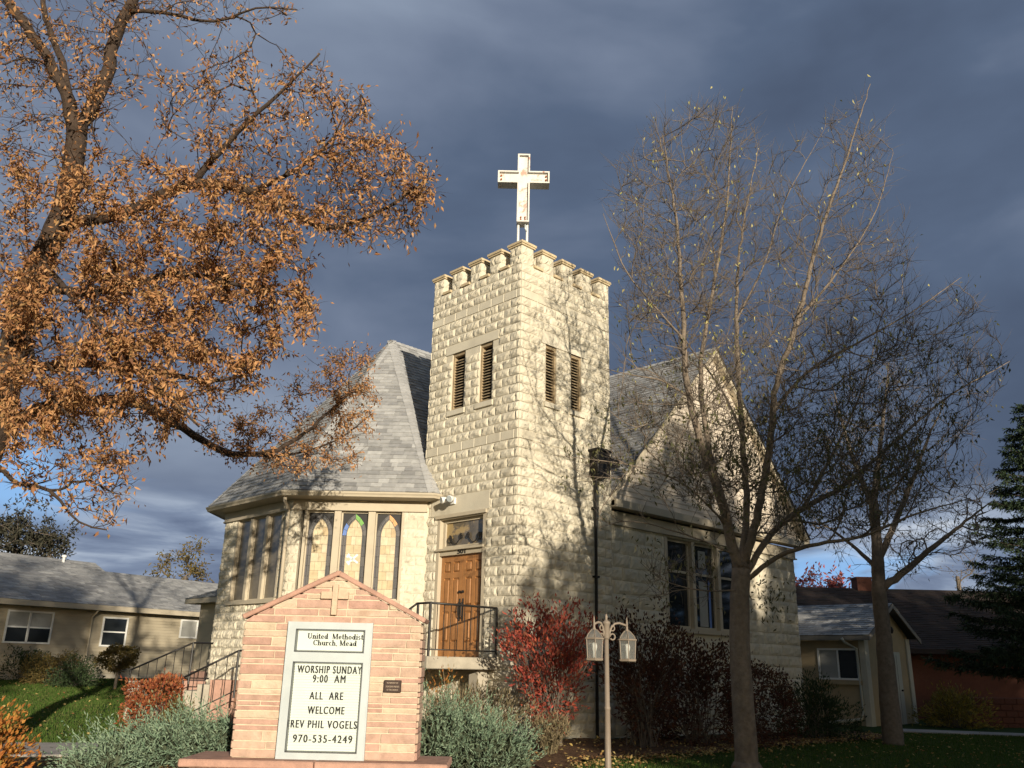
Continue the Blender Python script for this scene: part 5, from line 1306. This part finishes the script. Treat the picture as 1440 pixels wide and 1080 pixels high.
    leaves_obj('crown', C, D, rng.uniform(.045, .10, n), rng.uniform(.018, .038, n), M['leaf_o'], o, .3)
orange_tree()

# ---- the nearly bare tree in the middle of the right lawn
def bare_tree():
    t = Tree(); base = at(1050, 1076, 14.6); base[2] = float(gz(base[0], base[1]))
    t.limb([base-ZU*.08]+L3((1047, 1020, 14.6), (1042, 940, 14.6), (1040, 870, 14.6), (1042, 800, 14.6)), .19, .155)
    t.limb([base-ZU*.05, base+ZU*.12], .25, .20)
    def limb(q, r0, r1): t.limb(L3(*q), r0*.66, r1*.8)
    limb([(1040, 805, 14.6), (1026, 750, 14.5), (1010, 690, 14.4), (985, 620, 14.2), (966, 540, 14.1), (960, 440, 14), (952, 320, 13.9), (932, 190, 13.8)], .13, .010)
    limb([(1010, 690, 14.4), (992, 600, 14.8), (985, 520, 15), (1000, 420, 15.2), (1022, 290, 15.4), (1030, 150, 15.5)], .085, .009)
    limb([(1042, 800, 14.6), (1050, 720, 14.8), (1046, 640, 15), (1038, 520, 15.2), (1036, 400, 15.3), (1050, 290, 15.4), (1066, 210, 15.4)], .10, .010)
    limb([(1048, 790, 14.6), (1072, 690, 14.5), (1084, 610, 14.4), (1092, 540, 14.3), (1122, 450, 14.2), (1150, 340, 14.1), (1188, 230, 14), (1224, 118, 13.9)], .115, .008)
    limb([(1050, 805, 14.6), (1085, 750, 14.9), (1130, 715, 15.2), (1190, 680, 15.5), (1260, 620, 15.9), (1330, 560, 16.2), (1420, 508, 16.5)], .085, .008)
    limb([(1052, 815, 14.6), (1095, 782, 14.3), (1150, 765, 14), (1210, 755, 13.8), (1290, 722, 13.5), (1365, 700, 13.3)], .07, .008)
    limb([(1088, 575, 14.35), (1140, 520, 14.8), (1210, 480, 15.2), (1280, 440, 15.5), (1352, 390, 15.8)], .05, .007)
    limb([(1130, 715, 15.2), (1180, 620, 15.6), (1215, 540, 16), (1240, 440, 16.2)], .05, .007)
    limb([(972, 560, 14.15), (930, 535, 14), (890, 528, 13.9), (850, 518, 13.8)], .030, .007)
    limb([(964, 480, 14.05), (920, 430, 13.6), (880, 380, 13.4), (848, 300, 13.3)], .030, .006)
    limb([(1020, 735, 14.5), (960, 680, 14), (890, 655, 13.6), (780, 640, 13.2)], .025, .006)
    limb([(1034, 780, 14.5), (965, 752, 14.1), (890, 733, 13.8), (842, 742, 13.7)], .028, .006)
    limb([(1034, 830, 14.5), (985, 830, 14.2), (930, 815, 14), (900, 790, 13.9)], .022, .005)
    limb([(1122, 450, 14.2), (1180, 380, 14.5), (1230, 300, 14.8), (1256, 215, 15)], .035, .006)
    limb([(1036, 450, 15.25), (1075, 370, 15.8), (1105, 280, 16.1), (1160, 180, 16.3)], .035, .006)
    limb([(1040, 600, 15.1), (1010, 540, 16), (960, 470, 16.6), (920, 360, 16.9)], .04, .006)
    S = sample_px
    crown = [(848, 285), (918, 168), (1030, 140), (1100, 215), (1220, 112), (1255, 235), (1278, 335), (1300, 425), (1352, 392), (1428, 505), (1400, 565), (1330, 625), (1310, 720), (1180, 765), (1090, 765), (1000, 725), (905, 680), (862, 640), (850, 520), (868, 400)]
    low = [(900, 520), (1000, 470), (1200, 440), (1330, 470), (1420, 510), (1390, 580), (1320, 690), (1200, 760), (1080, 760), (980, 730), (890, 670)]
    A = np.concatenate([S(crown, 1000, 14.7, 1.4), S(low, 430, 14.7, 1.3), S([(880, 330), (1000, 250), (1200, 250), (1280, 400), (1330, 560), (1250, 700), (1000, 690), (890, 600)], 600, 14.7, 1.1),
        S([(860, 240), (925, 165), (1030, 145), (1050, 300), (1000, 460), (900, 460)], 260, 14.2, .8), S([(1000, 560), (1250, 560), (1300, 690), (1100, 760), (950, 700)], 260, 14.8, 1.2),
        S([(790, 630), (880, 640), (960, 740), (860, 760)], 22, 13.6, .25), S([(900, 770), (1010, 800), (1000, 850), (920, 840)], 22, 14.1, .3)])
    tips = t.grow(A, up=.34, jit=.02, back=1.3, rise=1.3); t.radii(.0046, 2.6)
    o = thing('bare_tree', 'nearly bare grey tree with many upright branches on the lawn before the gable', 'tree', base)
    tr = t.mesh('trunk', M['bark_r'], o); P = np.array(t.p)
    a, b = twigs(tips, P, 6, (.18, .6), bias=.55); spikes('twig', a, b, .0040, M['bark_d'], tr)
    k = len(b); z = b[:, 2]; sel = rng.random(k) < np.where(z > 7.2, .08, np.where(z > 5.5, .18, .30))
    C = b[sel]; hi = (C[:, 2]+rng.normal(0, .9, len(C))) > 6.2
    sprig = at(1082, 838, 14.3)+rng.normal(0, 1, (110, 3))*V3(.17, .15, .22)      # leafy low sprig beside the trunk
    for nm, cc, m in (('pale_crown', C[hi], M['leaf_y']), ('olive_crown', np.concatenate([np.repeat(C[~hi], 4, axis=0), sprig]), M['leaf_g'])):
        n = len(cc); leaves_obj(nm, cc+rng.normal(0, .05, (n, 3)), rng.normal(0, .45, (n, 3))+V3(0, 0, -.8), rng.uniform(.06, .11, n), rng.uniform(.022, .04, n), m, o)
bare_tree()

def second_tree():
    t = Tree(); base = at(1255, 1036, 21.8); base[2] = float(gz(base[0], base[1]))
    t.limb([base-ZU*.1]+L3((1250, 980, 21.8), (1243, 900, 21.8), (1237, 840, 21.8), (1234, 780, 21.8), (1228, 700, 21.8)), .25, .10)
    def limb(q, r0, r1): t.limb(L3(*q), r0, r1)
    limb([(1236, 830, 21.8), (1275, 800, 21.5), (1330, 755, 21.2), (1395, 705, 21)], .10, .012); limb([(1234, 790, 21.8), (1268, 715, 21.6), (1300, 630, 21.4), (1330, 560, 21.2)], .09, .012)
    limb([(1230, 720, 21.8), (1195, 630, 22), (1170, 540, 22.2)], .08, .01); limb([(1229, 705, 21.8), (1240, 610, 22), (1250, 510, 22.2)], .09, .01); limb([(1235, 800, 21.8), (1190, 760, 22.2), (1140, 725, 22.5)], .06, .01)
    A = np.concatenate([sample_px([(1130, 640), (1180, 520), (1260, 490), (1330, 560), (1390, 640), (1402, 715), (1340, 800), (1260, 810), (1180, 790), (1120, 745)], 330, 21.8, 1.5), sample_px([(1240, 690), (1390, 660), (1380, 780), (1260, 800)], 170, 21.3, .8)])
    tips = t.grow(A, up=.12, jit=.06); t.radii(.006, 2.6)
    o = thing('slender_tree', 'smaller bare tree with leaning dark trunk in front of the annex', 'tree', base); tr = t.mesh('trunk', M['bark_d'], o)
    P = np.array(t.p); a, b = twigs(tips, P, 4, (.2, .55)); spikes('twig', a, b, .0048, M['bark_d'], tr)
    s = rng.random(len(b)) < .12; n = s.sum(); leaves_obj('crown', b[s], rng.normal(0, .4, (n, 3))-ZU*.8, .11, .045, M['leaf_g'], o)
second_tree()

# ---- spruce at the right edge
def spruce(name, label, x, y, h, rad, seed, skirt=.4):
    r_ = np.random.default_rng(seed); base = V3(x, y, float(gz(x, y))); o = thing(name, label, 'tree', base)
    mb = MB(); mb.tube([base-ZU*.2, base+ZU*h*.5, base+ZU*h], [.22, .13, .015], 9); br = MB(); C = []; D = []; Nn = []; Ln = []
    z = skirt
    while z < h-.15:
        R_ = rad*(1-z/h)**.8*r_.uniform(.85, 1.1)+.12; k = int(r_.integers(6, 10)); a0 = r_.uniform(0, 6.3)
        for j in range(k):
            a = a0+j*6.283/k+r_.normal(0, .2); L = R_*r_.uniform(.75, 1.12); e = V3(math.cos(a), math.sin(a), 0); side = V3(-e[1], e[0], 0)
            p0 = base+ZU*(z+r_.normal(0, .08)); pts = [p0+e*L*q+ZU*(-.30*L*q+.32*L*q*q) for q in np.linspace(0, 1, 6)]
            br.tube(pts, list(np.linspace(.022, .005, 6)), 4)
            n = max(6, int(L*34))
            q = r_.uniform(.12, 1, n)**.8; sd = r_.choice([-1, 1], n)
            pos = p0+e*(L*q)[:, None]+ZU*(-.30*L*q+.32*L*q*q)[:, None]
            dr = e*.75+side*(sd*r_.uniform(.35, 1, n))[:, None]+ZU*r_.normal(-.25, .22, n)[:, None]; ln = (.16+.34*L*.35*(1-q*.6))*r_.uniform(.6, 1.2, n)
            for rep in range(6):
                C.append(pos+unit(dr)*(ln*rep/6)[:, None]); D.append(unit(dr)+r_.normal(0, .5, (n, 3))); Nn.append(r_.normal(0, .5, (n, 3))+ZU); Ln.append(ln*.30+.05)
        z += .20+.10*(1-z/h)
    tr = mb.build('trunk', M['bark_l'], o, True); br.build('branch', M['bark_l'], tr)
    C, D, Nn, Ln = map(np.concatenate, (C, D, Nn, Ln)); v, f = leaf_arrays(C, D, unit(Nn), Ln, .035, .1); np_mesh('crown', v, f, M['spruce'], o)
p = at(1512, 960, 24); spruce('spruce_tree', 'tall dark spruce at the right edge of the view', p[0], 24, 9.4, 3.6, 4, 2.0)

# ---- shrubs
def shrub(name, label, x, y, rx, ry, h, m, nl, ln, wd, cat='shrub', stems=24, z0=0., shape='dome', group=None, hollow=.35, stem_m=None, up=.4, seed=0, clump=0):
    r_ = np.random.default_rng(seed+int(abs(x)*100+abs(y)*37)); base = V3(x, y, float(gz(x, y))+z0); o = thing(name, label, cat, base, group)
    # lobed outline so that the crown is uneven
    lob = r_.normal(0, 1, (7, 3)); lob = unit(lob+V3(0, 0, .4))
    def lobes(d): return 1+.16*np.sin(4.1*(d@lob[0])+1)+.12*np.sin(6.3*(d@lob[1]))+.10*np.sin(9.1*(d@lob[2])+2)+.07*np.sin(14*(d@lob[3]))
    n = nl; d = unit(r_.normal(0, 1, (n, 3)))
    if shape == 'dome': d[:, 2] = np.abs(d[:, 2]); d = unit(d)
    rr = (hollow+(1-hollow)*r_.random(n)**.45)*lobes(d)
    if shape == 'dome': P = d*rr[:, None]*V3(rx, ry, h)
    elif shape == 'ball': P = d*rr[:, None]*V3(rx, ry, h/2)+ZU*h/2
    elif shape == 'box':
        q = np.abs(d); k = 1/np.maximum(np.maximum(q[:, 0], q[:, 1]), q[:, 2])**.8; P = d*(rr*k)[:, None]*V3(rx, ry, h/2)*.9+ZU*h/2
    elif shape == 'vase':
        t = r_.random(n)**.7; a = r_.uniform(0, 6.283, n); w = (.22+.78*t**.8)*lobes(np.stack([np.cos(a), np.sin(a), t-.5], 1)); s = np.sqrt(r_.uniform(hollow**2, 1, n))
        P = np.stack([np.cos(a)*w*s*rx, np.sin(a)*w*s*ry, h*(.12+.88*t)*(1-.22*(s*w)**2)*(.9+.2*r_.random(n))], 1)
    if clump:
        c = P[r_.integers(0, n, clump)]; idx = r_.integers(0, clump, n); keep = r_.random(n) < .7
        P = np.where(keep[:, None], c[idx]+r_.normal(0, .09*max(rx, .5), (n, 3)), P)
    P = P+base; P[:, 2] = np.maximum(P[:, 2], gz(P[:, 0], P[:, 1])+.03)
    sb = MB()
    for i in range(stems):
        e = P[r_.integers(0, n)]; s = base+V3(*(r_.normal(0, .12, 2)*V3(rx, ry, 0)[:2]), 0); s[2] = gz(s[0], s[1])-.03+z0; md = (s+e)/2+V3(0, 0, .12*h)+r_.normal(0, .05, 3)
        sb.tube([s, s*.6+md*.4, md, md*.4+e*.6, e], list(np.linspace(.011, .0035, 5)*(1 if h > .8 else .7)), 4)
    if stems: sb.build('stem', stem_m or M['bark_d'], o)
    out = unit(P-base-ZU*h*.3); D = out+r_.normal(0, .6, (n, 3))+ZU*up
    Nn = unit(r_.normal(0, 1, (n, 3))+ZU*.5); v, f = leaf_arrays(P, D, Nn, r_.uniform(.7, 1.3, n)*ln, r_.uniform(.7, 1.3, n)*wd, .2); np_mesh('foliage', v, f, m, o)
    return o
def juniper(name, label, blobs, nspray, lean, sc=1., seed=1):
    """feathery sprays fanning out of mounded blobs: (x, y, rx, ry, h)"""
    r_ = np.random.default_rng(seed); b0 = blobs[0]; base = V3(b0[0], b0[1], float(gz(b0[0], b0[1]))); o = thing(name, label, 'shrub', base)
    C = []; D = []; L_ = []; W_ = []; core = MB()
    for (x, y, rx, ry, h) in blobs:
        b = V3(x, y, float(gz(x, y)))
        n = int(nspray*rx*ry*h**.5); d = unit(r_.normal(0, 1, (n, 3))); d[:, 2] = np.abs(d[:, 2])*1.0; d = unit(d)
        lump = 1+.14*np.sin(5*d[:, 0]*2+x)+.12*np.sin(7*d[:, 1]*1.7+y)+.08*np.sin(11*d[:, 2]+3*d[:, 0])
        S = d*(r_.uniform(.60, .98, n)*lump)[:, None]*V3(rx, ry, h)+b
        dr = unit(d*V3(1, 1, .75)+np.asarray(lean)+r_.normal(0, .28, (n, 3))); ln = r_.uniform(.16, .34, n)*sc
        cv = r_.normal(0, .12, (n, 3))+ZU*.15
        for k in range(11):
            q = k/11; pos = S+dr*(ln*q)[:, None]+cv*(ln*q*q)[:, None]*1.2
            dd = dr*.9+cv*q*1.5+r_.normal(0, .62*(1-.35*q), (n, 3)); C.append(pos); D.append(dd); L_.append(r_.uniform(.045, .085, n)*sc*(1-.35*q)); W_.append(np.full(n, .0135*sc))
        core_pts = unit(r_.normal(0, 1, (60, 3))); 
        for i in range(40):
            e = b+np.abs(core_pts[i])*np.sign(core_pts[i]*V3(1, 1, 0)+V3(0, 0, 1))*V3(rx, ry, h)*.7; core.tube([b-ZU*.03, (b+e)/2+ZU*.1*h, e], [.014, .009, .004], 4)
    C, D, L_, W_ = map(np.concatenate, (C, D, L_, W_)); C[:, 2] = np.maximum(C[:, 2], gz(C[:, 0], C[:, 1])+.015)
    v, f = leaf_arrays(C, D, unit(r_.normal(0, 1, C.shape)+ZU*.4), L_, W_, .15); core.build('stem', M['juniper_in'], o); np_mesh('foliage', v, f, M['juniper'], o)
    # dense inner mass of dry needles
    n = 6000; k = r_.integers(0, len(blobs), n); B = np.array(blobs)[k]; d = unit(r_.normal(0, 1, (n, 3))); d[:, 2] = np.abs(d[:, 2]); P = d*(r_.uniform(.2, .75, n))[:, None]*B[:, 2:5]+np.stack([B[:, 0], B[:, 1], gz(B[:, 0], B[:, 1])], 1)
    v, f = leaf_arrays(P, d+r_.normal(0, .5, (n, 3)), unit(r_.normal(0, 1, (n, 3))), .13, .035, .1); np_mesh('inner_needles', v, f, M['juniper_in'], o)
juniper('juniper_shrub', 'low spreading blue-green juniper left of the church sign', [(-4.2, 12.0, .80, .7, .60), (-4.75, 11.6, .6, .6, .42), (-3.7, 12.1, .55, .6, .58), (-4.75, 11.0, .5, .45, .28), (-4.6, 12.6, .7, .6, .45)], 900, (-.45, -.25, .10), 1.15, 1)
juniper('juniper_shrub', 'upright bushy green juniper behind the right side of the church sign', [(-.45, 12.2, .75, .7, .78), (-.85, 12.1, .55, .6, .88), (-.05, 12.3, .48, .5, .62)], 900, (.1, -.2, .55), 1.0, 2)
shrub('burning_bush', 'bright red leafed bush at the front corner of the tower', .82, 16.35, 1.0, .75, 2.45, M['leaf_red'], 4400, .085, .036, stems=46, shape='vase', hollow=.15, clump=120, z0=.05)
shrub('ornamental_grass', 'dry brown flower stalks below the concrete landing', -.45, 14.6, 1.0, .6, 1.0, M['dry'], 2400, .10, .014, 'plant', stems=120, shape='vase', hollow=.0, stem_m=M['dry'], up=1.2)
shrub('flower_stalk', 'thin orange-leaved stalks under the edge of the landing', -1.05, 15.2, .35, .3, 1.35, M['leaf_amber'], 160, .07, .022, 'plant', stems=12, shape='vase', hollow=.1, stem_m=M['dry'])
shrub('dry_perennial', 'brown dried perennial at the foot of the burning bush', .75, 15.1, .42, .4, .62, M['dry'], 1300, .08, .016, 'plant', stems=60, shape='vase', hollow=0., stem_m=M['dry'], up=.8)
shrub('dark_red_shrub', 'tall maroon shrub against the right flank of the tower behind the lamp post', 2.65, 17.6, 1.1, .8, 2.45, M['leaf_dkred'], 4200, .085, .04, stems=60, shape='vase', hollow=.2, clump=160)
shrub('dark_red_shrub', 'broad maroon shrub under the gable window left of the tree trunk', 4.05, 19.2, 1.35, .9, 2.45, M['leaf_dkred'], 5200, .09, .045, stems=60, shape='dome', hollow=.35, clump=190)
shrub('clipped_hedge', 'rounded dark red clipped shrub behind the bare tree trunk', 5.75, 20.7, .95, .7, 1.62, M['leaf_dkred'], 5200, .06, .035, 'hedge', stems=20, shape='box', hollow=.5)
shrub('evergreen_shrub', 'dark green spiky shrub before the annex window', 7.7, 22.6, .95, .8, 1.45, M['leaf_dkg'], 4600, .10, .03, stems=30, shape='dome', hollow=.3, clump=110, up=.8)
shrub('yellow_shrub', 'yellow-green bush before the dark brick house', 14.75, 30.0, 1.2, .9, 1.3, M['leaf_yg'], 3000, .13, .04, stems=50, shape='dome', hollow=.3, clump=90, up=.6)
shrub('amber_shrub', 'amber and orange cypress-like shrub at the lower left corner', -5.2, 9.05, .64, .6, 1.16, M['leaf_amber'], 6500, .055, .026, stems=40, shape='dome', hollow=.25, clump=200, up=.7)
shrub('round_red_shrub', 'rust red clipped shrub behind the side step handrail', -7.05, 18.4, .60, .55, 1.10, M['leaf_rust'], 4200, .07, .036, stems=20, shape='box', hollow=.55)
shrub('olive_perennial', 'low olive green plant beside the rust red clipped shrub', -6.25, 17.6, .5, .45, .62, M['leaf_topi'], 1500, .09, .02, 'plant', stems=20, shape='dome', hollow=.1, up=.8)
p = at(166, 936, 29); shrub('topiary_shrub', 'round brown-green topiary on a thin stem before the bungalow', p[0], 29, .56, .56, .86, M['leaf_topi'], 3000, .08, .045, stems=10, z0=.55, shape='ball', hollow=.5)
sp_ = MB(); g0 = float(gz(p[0], 29)); sp_.tube([V3(p[0], 29, g0-.05), V3(p[0]+.03, 29, g0+.9)], [.05, .04], 8)
o = [q for q in bpy.data.objects if q.name.startswith('topiary_shrub')][0]; sp_.build('trunk', M['bark_d'], o)
for (u_, w_, h_, lab, mm) in ((20, 1.6, 1.25, 'dark bushy shrub under the double window of the bungalow', 'leaf_dkg'), (72, 1.15, 1.15, 'brownish shrub between the bungalow window and its corner bush', 'leaf_topi'), (108, .75, .85, 'small dark shrub at the foot of the bungalow siding', 'leaf_dkg')):
    q = at(u_, 950, 32.5-(20-u_)*-.03); shrub('foundation_shrub', lab, q[0], q[1], w_, .8, h_, M[mm], int(2600*w_), .09, .045, stems=14, shape='dome', hollow=.4)
# distant trees beyond the roofs
def far_tree(label, u, v, Y, rx, rz, m, n, ln, cat='tree', name='distant_tree', vtop=None):
    c = at(u, v, Y); base = V3(c[0], Y, float(gz(c[0], Y))); t = Tree(); r_ = np.random.default_rng(int(u+Y))
    t.limb([base, base*.5+c*.5, c-ZU*rz*.3], .18, .1)
    d = unit(r_.normal(0, 1, (n//14, 3))); A = c+d*(r_.random((n//14, 1))**.4)*V3(rx, rx*.8, rz)*(1+.2*np.sin(5*d[:, :1])+.15*np.sin(9*d[:, 2:]))
    tips = t.grow(A, seg=.4, jit=.08); t.radii(.012); o = thing(name, label, cat, base); t.mesh('trunk', M['bark_d'], o); P = np.array(t.p)
    C = np.concatenate([P[np.array(i)[r_.integers(0, len(i), 14)]]+r_.normal(0, .16, (14, 3)) for i, _ in tips]); k = len(C)
    leaves_obj('crown', C, r_.normal(0, .6, (k, 3))+ZU*.2, r_.uniform(.7, 1.3, k)*ln, ln*.4, m, o)
far_tree('dark ragged evergreen crown rising behind the left end of the bungalow roof', 25, 755, 46, 2.4, 1.7, M['leaf_far'], 2200, .26)
far_tree('smaller dark crown behind the bungalow ridge, next to the ragged evergreen', 72, 768, 47, 1.5, 1.1, M['leaf_far'], 1200, .24)
far_tree('grey-brown tree top behind the lower bungalow roof, beside the bay', 262, 800, 48, 1.9, 1.3, M['leaf_topi'], 900, .22)
far_tree('pink-leafed tree showing between the gable wall and the chimney', 1150, 850, 42, 2.6, 1.7, M['leaf_pink'], 2600, .24)
far_tree('bare grey tree top above the dark roof at the right', 1345, 800, 46, 2.2, 1.3, M['leaf_topi'], 260, .10)

# unseen trees added behind the viewer, shaped to shade the right of the yard
def shade_tree(x, y, h, rx, zc, rz, n, seed, label):
    r_ = np.random.default_rng(seed); base = V3(x, y, float(gz(x, y))); o = thing('added_shade_tree', label, 'tree', base); mb = MB(); c = base+ZU*zc
    mb.tube([base-ZU*.2, base+ZU*zc*.5, c], [.35, .28, .15], 9)
    for i in range(24):
        d = unit(r_.normal(0, 1, 3)+ZU*.4); e = c+d*V3(rx, rx*.8, rz)*.8; mb.tube([base+ZU*zc*r_.uniform(.35, .8), (c+e)/2, e], [.09, .06, .02], 5)
    mb.build('trunk', M['bark_l'], o, True)
    d = unit(r_.normal(0, 1, (n, 3))); P = c+d*((r_.random(n)**.35)*(1+.13*np.sin(6*d[:, 0]+seed)+.12*np.sin(8*d[:, 2])))[:, None]*V3(rx, rx*.8, rz)
    P[:, 2] = np.maximum(P[:, 2], .5); v, f = leaf_arrays(P, r_.normal(0, 1, (n, 3)), unit(r_.normal(0, 1, (n, 3))), .42, .26, .2); np_mesh('crown', v, f, M['leaf_dkg'], o)
SHY = -13.
def shx(s): return (s-.326*SHY)/.946
shade_tree(shx(11.5), SHY, 12.5, 4.9, 7.4, 6.0, 15000, 1, 'leafy street tree across the road behind the viewer, throwing shade on the tower')
shade_tree(shx(18.2), SHY-2, 13.5, 5.2, 7.2, 6.6, 17000, 2, 'broad street tree across the road behind the viewer, throwing shade on the annex')
shade_tree(shx(27.0), SHY, 17, 6.6, 8.6, 8.6, 19000, 3, 'street tree across the road behind the viewer, farthest to the right')

def added_dapple_tree():  # out-of-view tree added only to throw dappled shade on the bungalow
    t = Tree(); base = V3(-8.5, 6.6, float(gz(-8.5, 6.6))); t.limb([base, base+V3(.1, 0, 2), base+V3(-.1, .2, 4.2), base+V3(.2, .3, 7)], .24, .1); n = 190
    d = unit(rng.normal(0, 1, (n, 3))); A = base+ZU*7.8+d*(rng.random((n, 1))**.4)*V3(3.3, 2.8, 3.4); tips = t.grow(A, seg=.3); t.radii(.006)
    o = thing('autumn_tree', 'rusty leafed tree beyond the left edge of the view, dappling the bungalow', 'tree', base); t.mesh('trunk', M['bark_l'], o); P = np.array(t.p)
    C = np.concatenate([P[np.array(i)[rng.integers(max(0, len(i)-3), len(i), 230)]]+rng.normal(0, .27, (230, 3)) for i, _ in tips]); k = len(C)
    leaves_obj('crown', C, rng.normal(0, .6, (k, 3))-ZU*.3, rng.uniform(.07, .12, k), rng.uniform(.035, .055, k), M['leaf_o'], o)
added_dapple_tree()

# ---- grass and fallen leaves
def blades(name, n, sampler, m, hgt, wid, kind='stuff'):
    xy = sampler(n); z = gz(xy[:, 0], xy[:, 1]); C = np.column_stack([xy, z-.004]); k = len(C)
    a = rng.uniform(0, 6.283, k); s = np.stack([np.cos(a), np.sin(a), np.zeros(k)], 1); hh = rng.uniform(.5, 1.25, k)[:, None]*hgt; tilt = rng.normal(0, .45, (k, 3)); tilt[:, 2] = 1; dist = np.linalg.norm(xy, axis=1)[:, None]; w = wid*np.maximum(1, dist/14)
    v = np.stack([C-s*w, C+s*w, C+unit(tilt)*hh], 1).reshape(-1, 3); f = np.arange(k*3).reshape(-1, 3)
    return tag(np_mesh(name, v, f, m), kind=kind)
def not_built(x, y):
    q = np.column_stack([x, y, np.zeros_like(x)])-C0; a = q@A_; b = q@B_
    ch = ((a > -.1) & (b > -.1) & (a < 12)) | ((a > 2.5) & (b > -2.3) & (a < 12)); an = (np.abs(a-4) < 4.2) & (b > 16.4)
    return ~(ch | an | in_poly(x, y, BED_FRONT) | in_poly(x, y, BED_LEFT) | ((np.abs(y-15) < 1.08) & (x < -5.5)) | ((np.abs(y-(27.6-(x-11.9)*.25)) < .7) & (x > 11.5)))
def right_lawn(n):
    x = rng.uniform(.4, 17, n*2); y = 9.5+rng.random(n*2)**1.3*17; k = not_built(x, y) & (np.abs(x/y) < .68); return np.column_stack([x, y])[k][:n]
def left_lawn(n):
    x = rng.uniform(-19, -5.5, n*2); y = rng.uniform(15.9, 34, n*2); k = not_built(x, y) & (x > -.62*y) & (x < -.26*y); return np.column_stack([x, y])[k][:n]
blades('lawn_grass', 90000, right_lawn, M['grass'], .055, .006); blades('lawn_grass', 70000, left_lawn, M['grass'], .07, .008)
def flat_leaves(name, n, sampler, size=.05, lift=.02):
    xy = sampler(n); k = len(xy); C = np.column_stack([xy, gz(xy[:, 0], xy[:, 1])+lift+rng.random(k)*.03]); D = rng.normal(0, 1, (k, 3))*V3(1, 1, .35); v, f = leaf_arrays(C, D, unit(rng.normal(0, .4, (k, 3))+ZU), rng.uniform(.7, 1.6, k)*size, rng.uniform(.5, .9, k)*size, .2)
    return tag(np_mesh(name, v, f, M['fallen']), kind='stuff')
flat_leaves('fallen_leaves', 420, left_lawn, .07, .06)
flat_leaves('fallen_leaves', 900, right_lawn, .05, .045)
def in_bed(poly):
    def f(n):
        P = np.array(poly); x = rng.uniform(P[:, 0].min(), P[:, 0].max(), n*3); y = rng.uniform(P[:, 1].min(), P[:, 1].max(), n*3); return np.column_stack([x, y])[in_poly(x, y, poly)][:n]
    return f
flat_leaves('fallen_leaves', 2600, in_bed(BED_FRONT), .06, .03); flat_leaves('fallen_leaves', 1800, in_bed(BED_LEFT), .06, .03)
# leaf drift along the edge of the right-hand bed
def drift(n):
    t = rng.random(n); x = 1.0+t*9.2; y = 13.8+t*11+rng.normal(0, .45, n); return np.column_stack([x, y])
flat_leaves('fallen_leaves', 1500, drift, .055, .04)
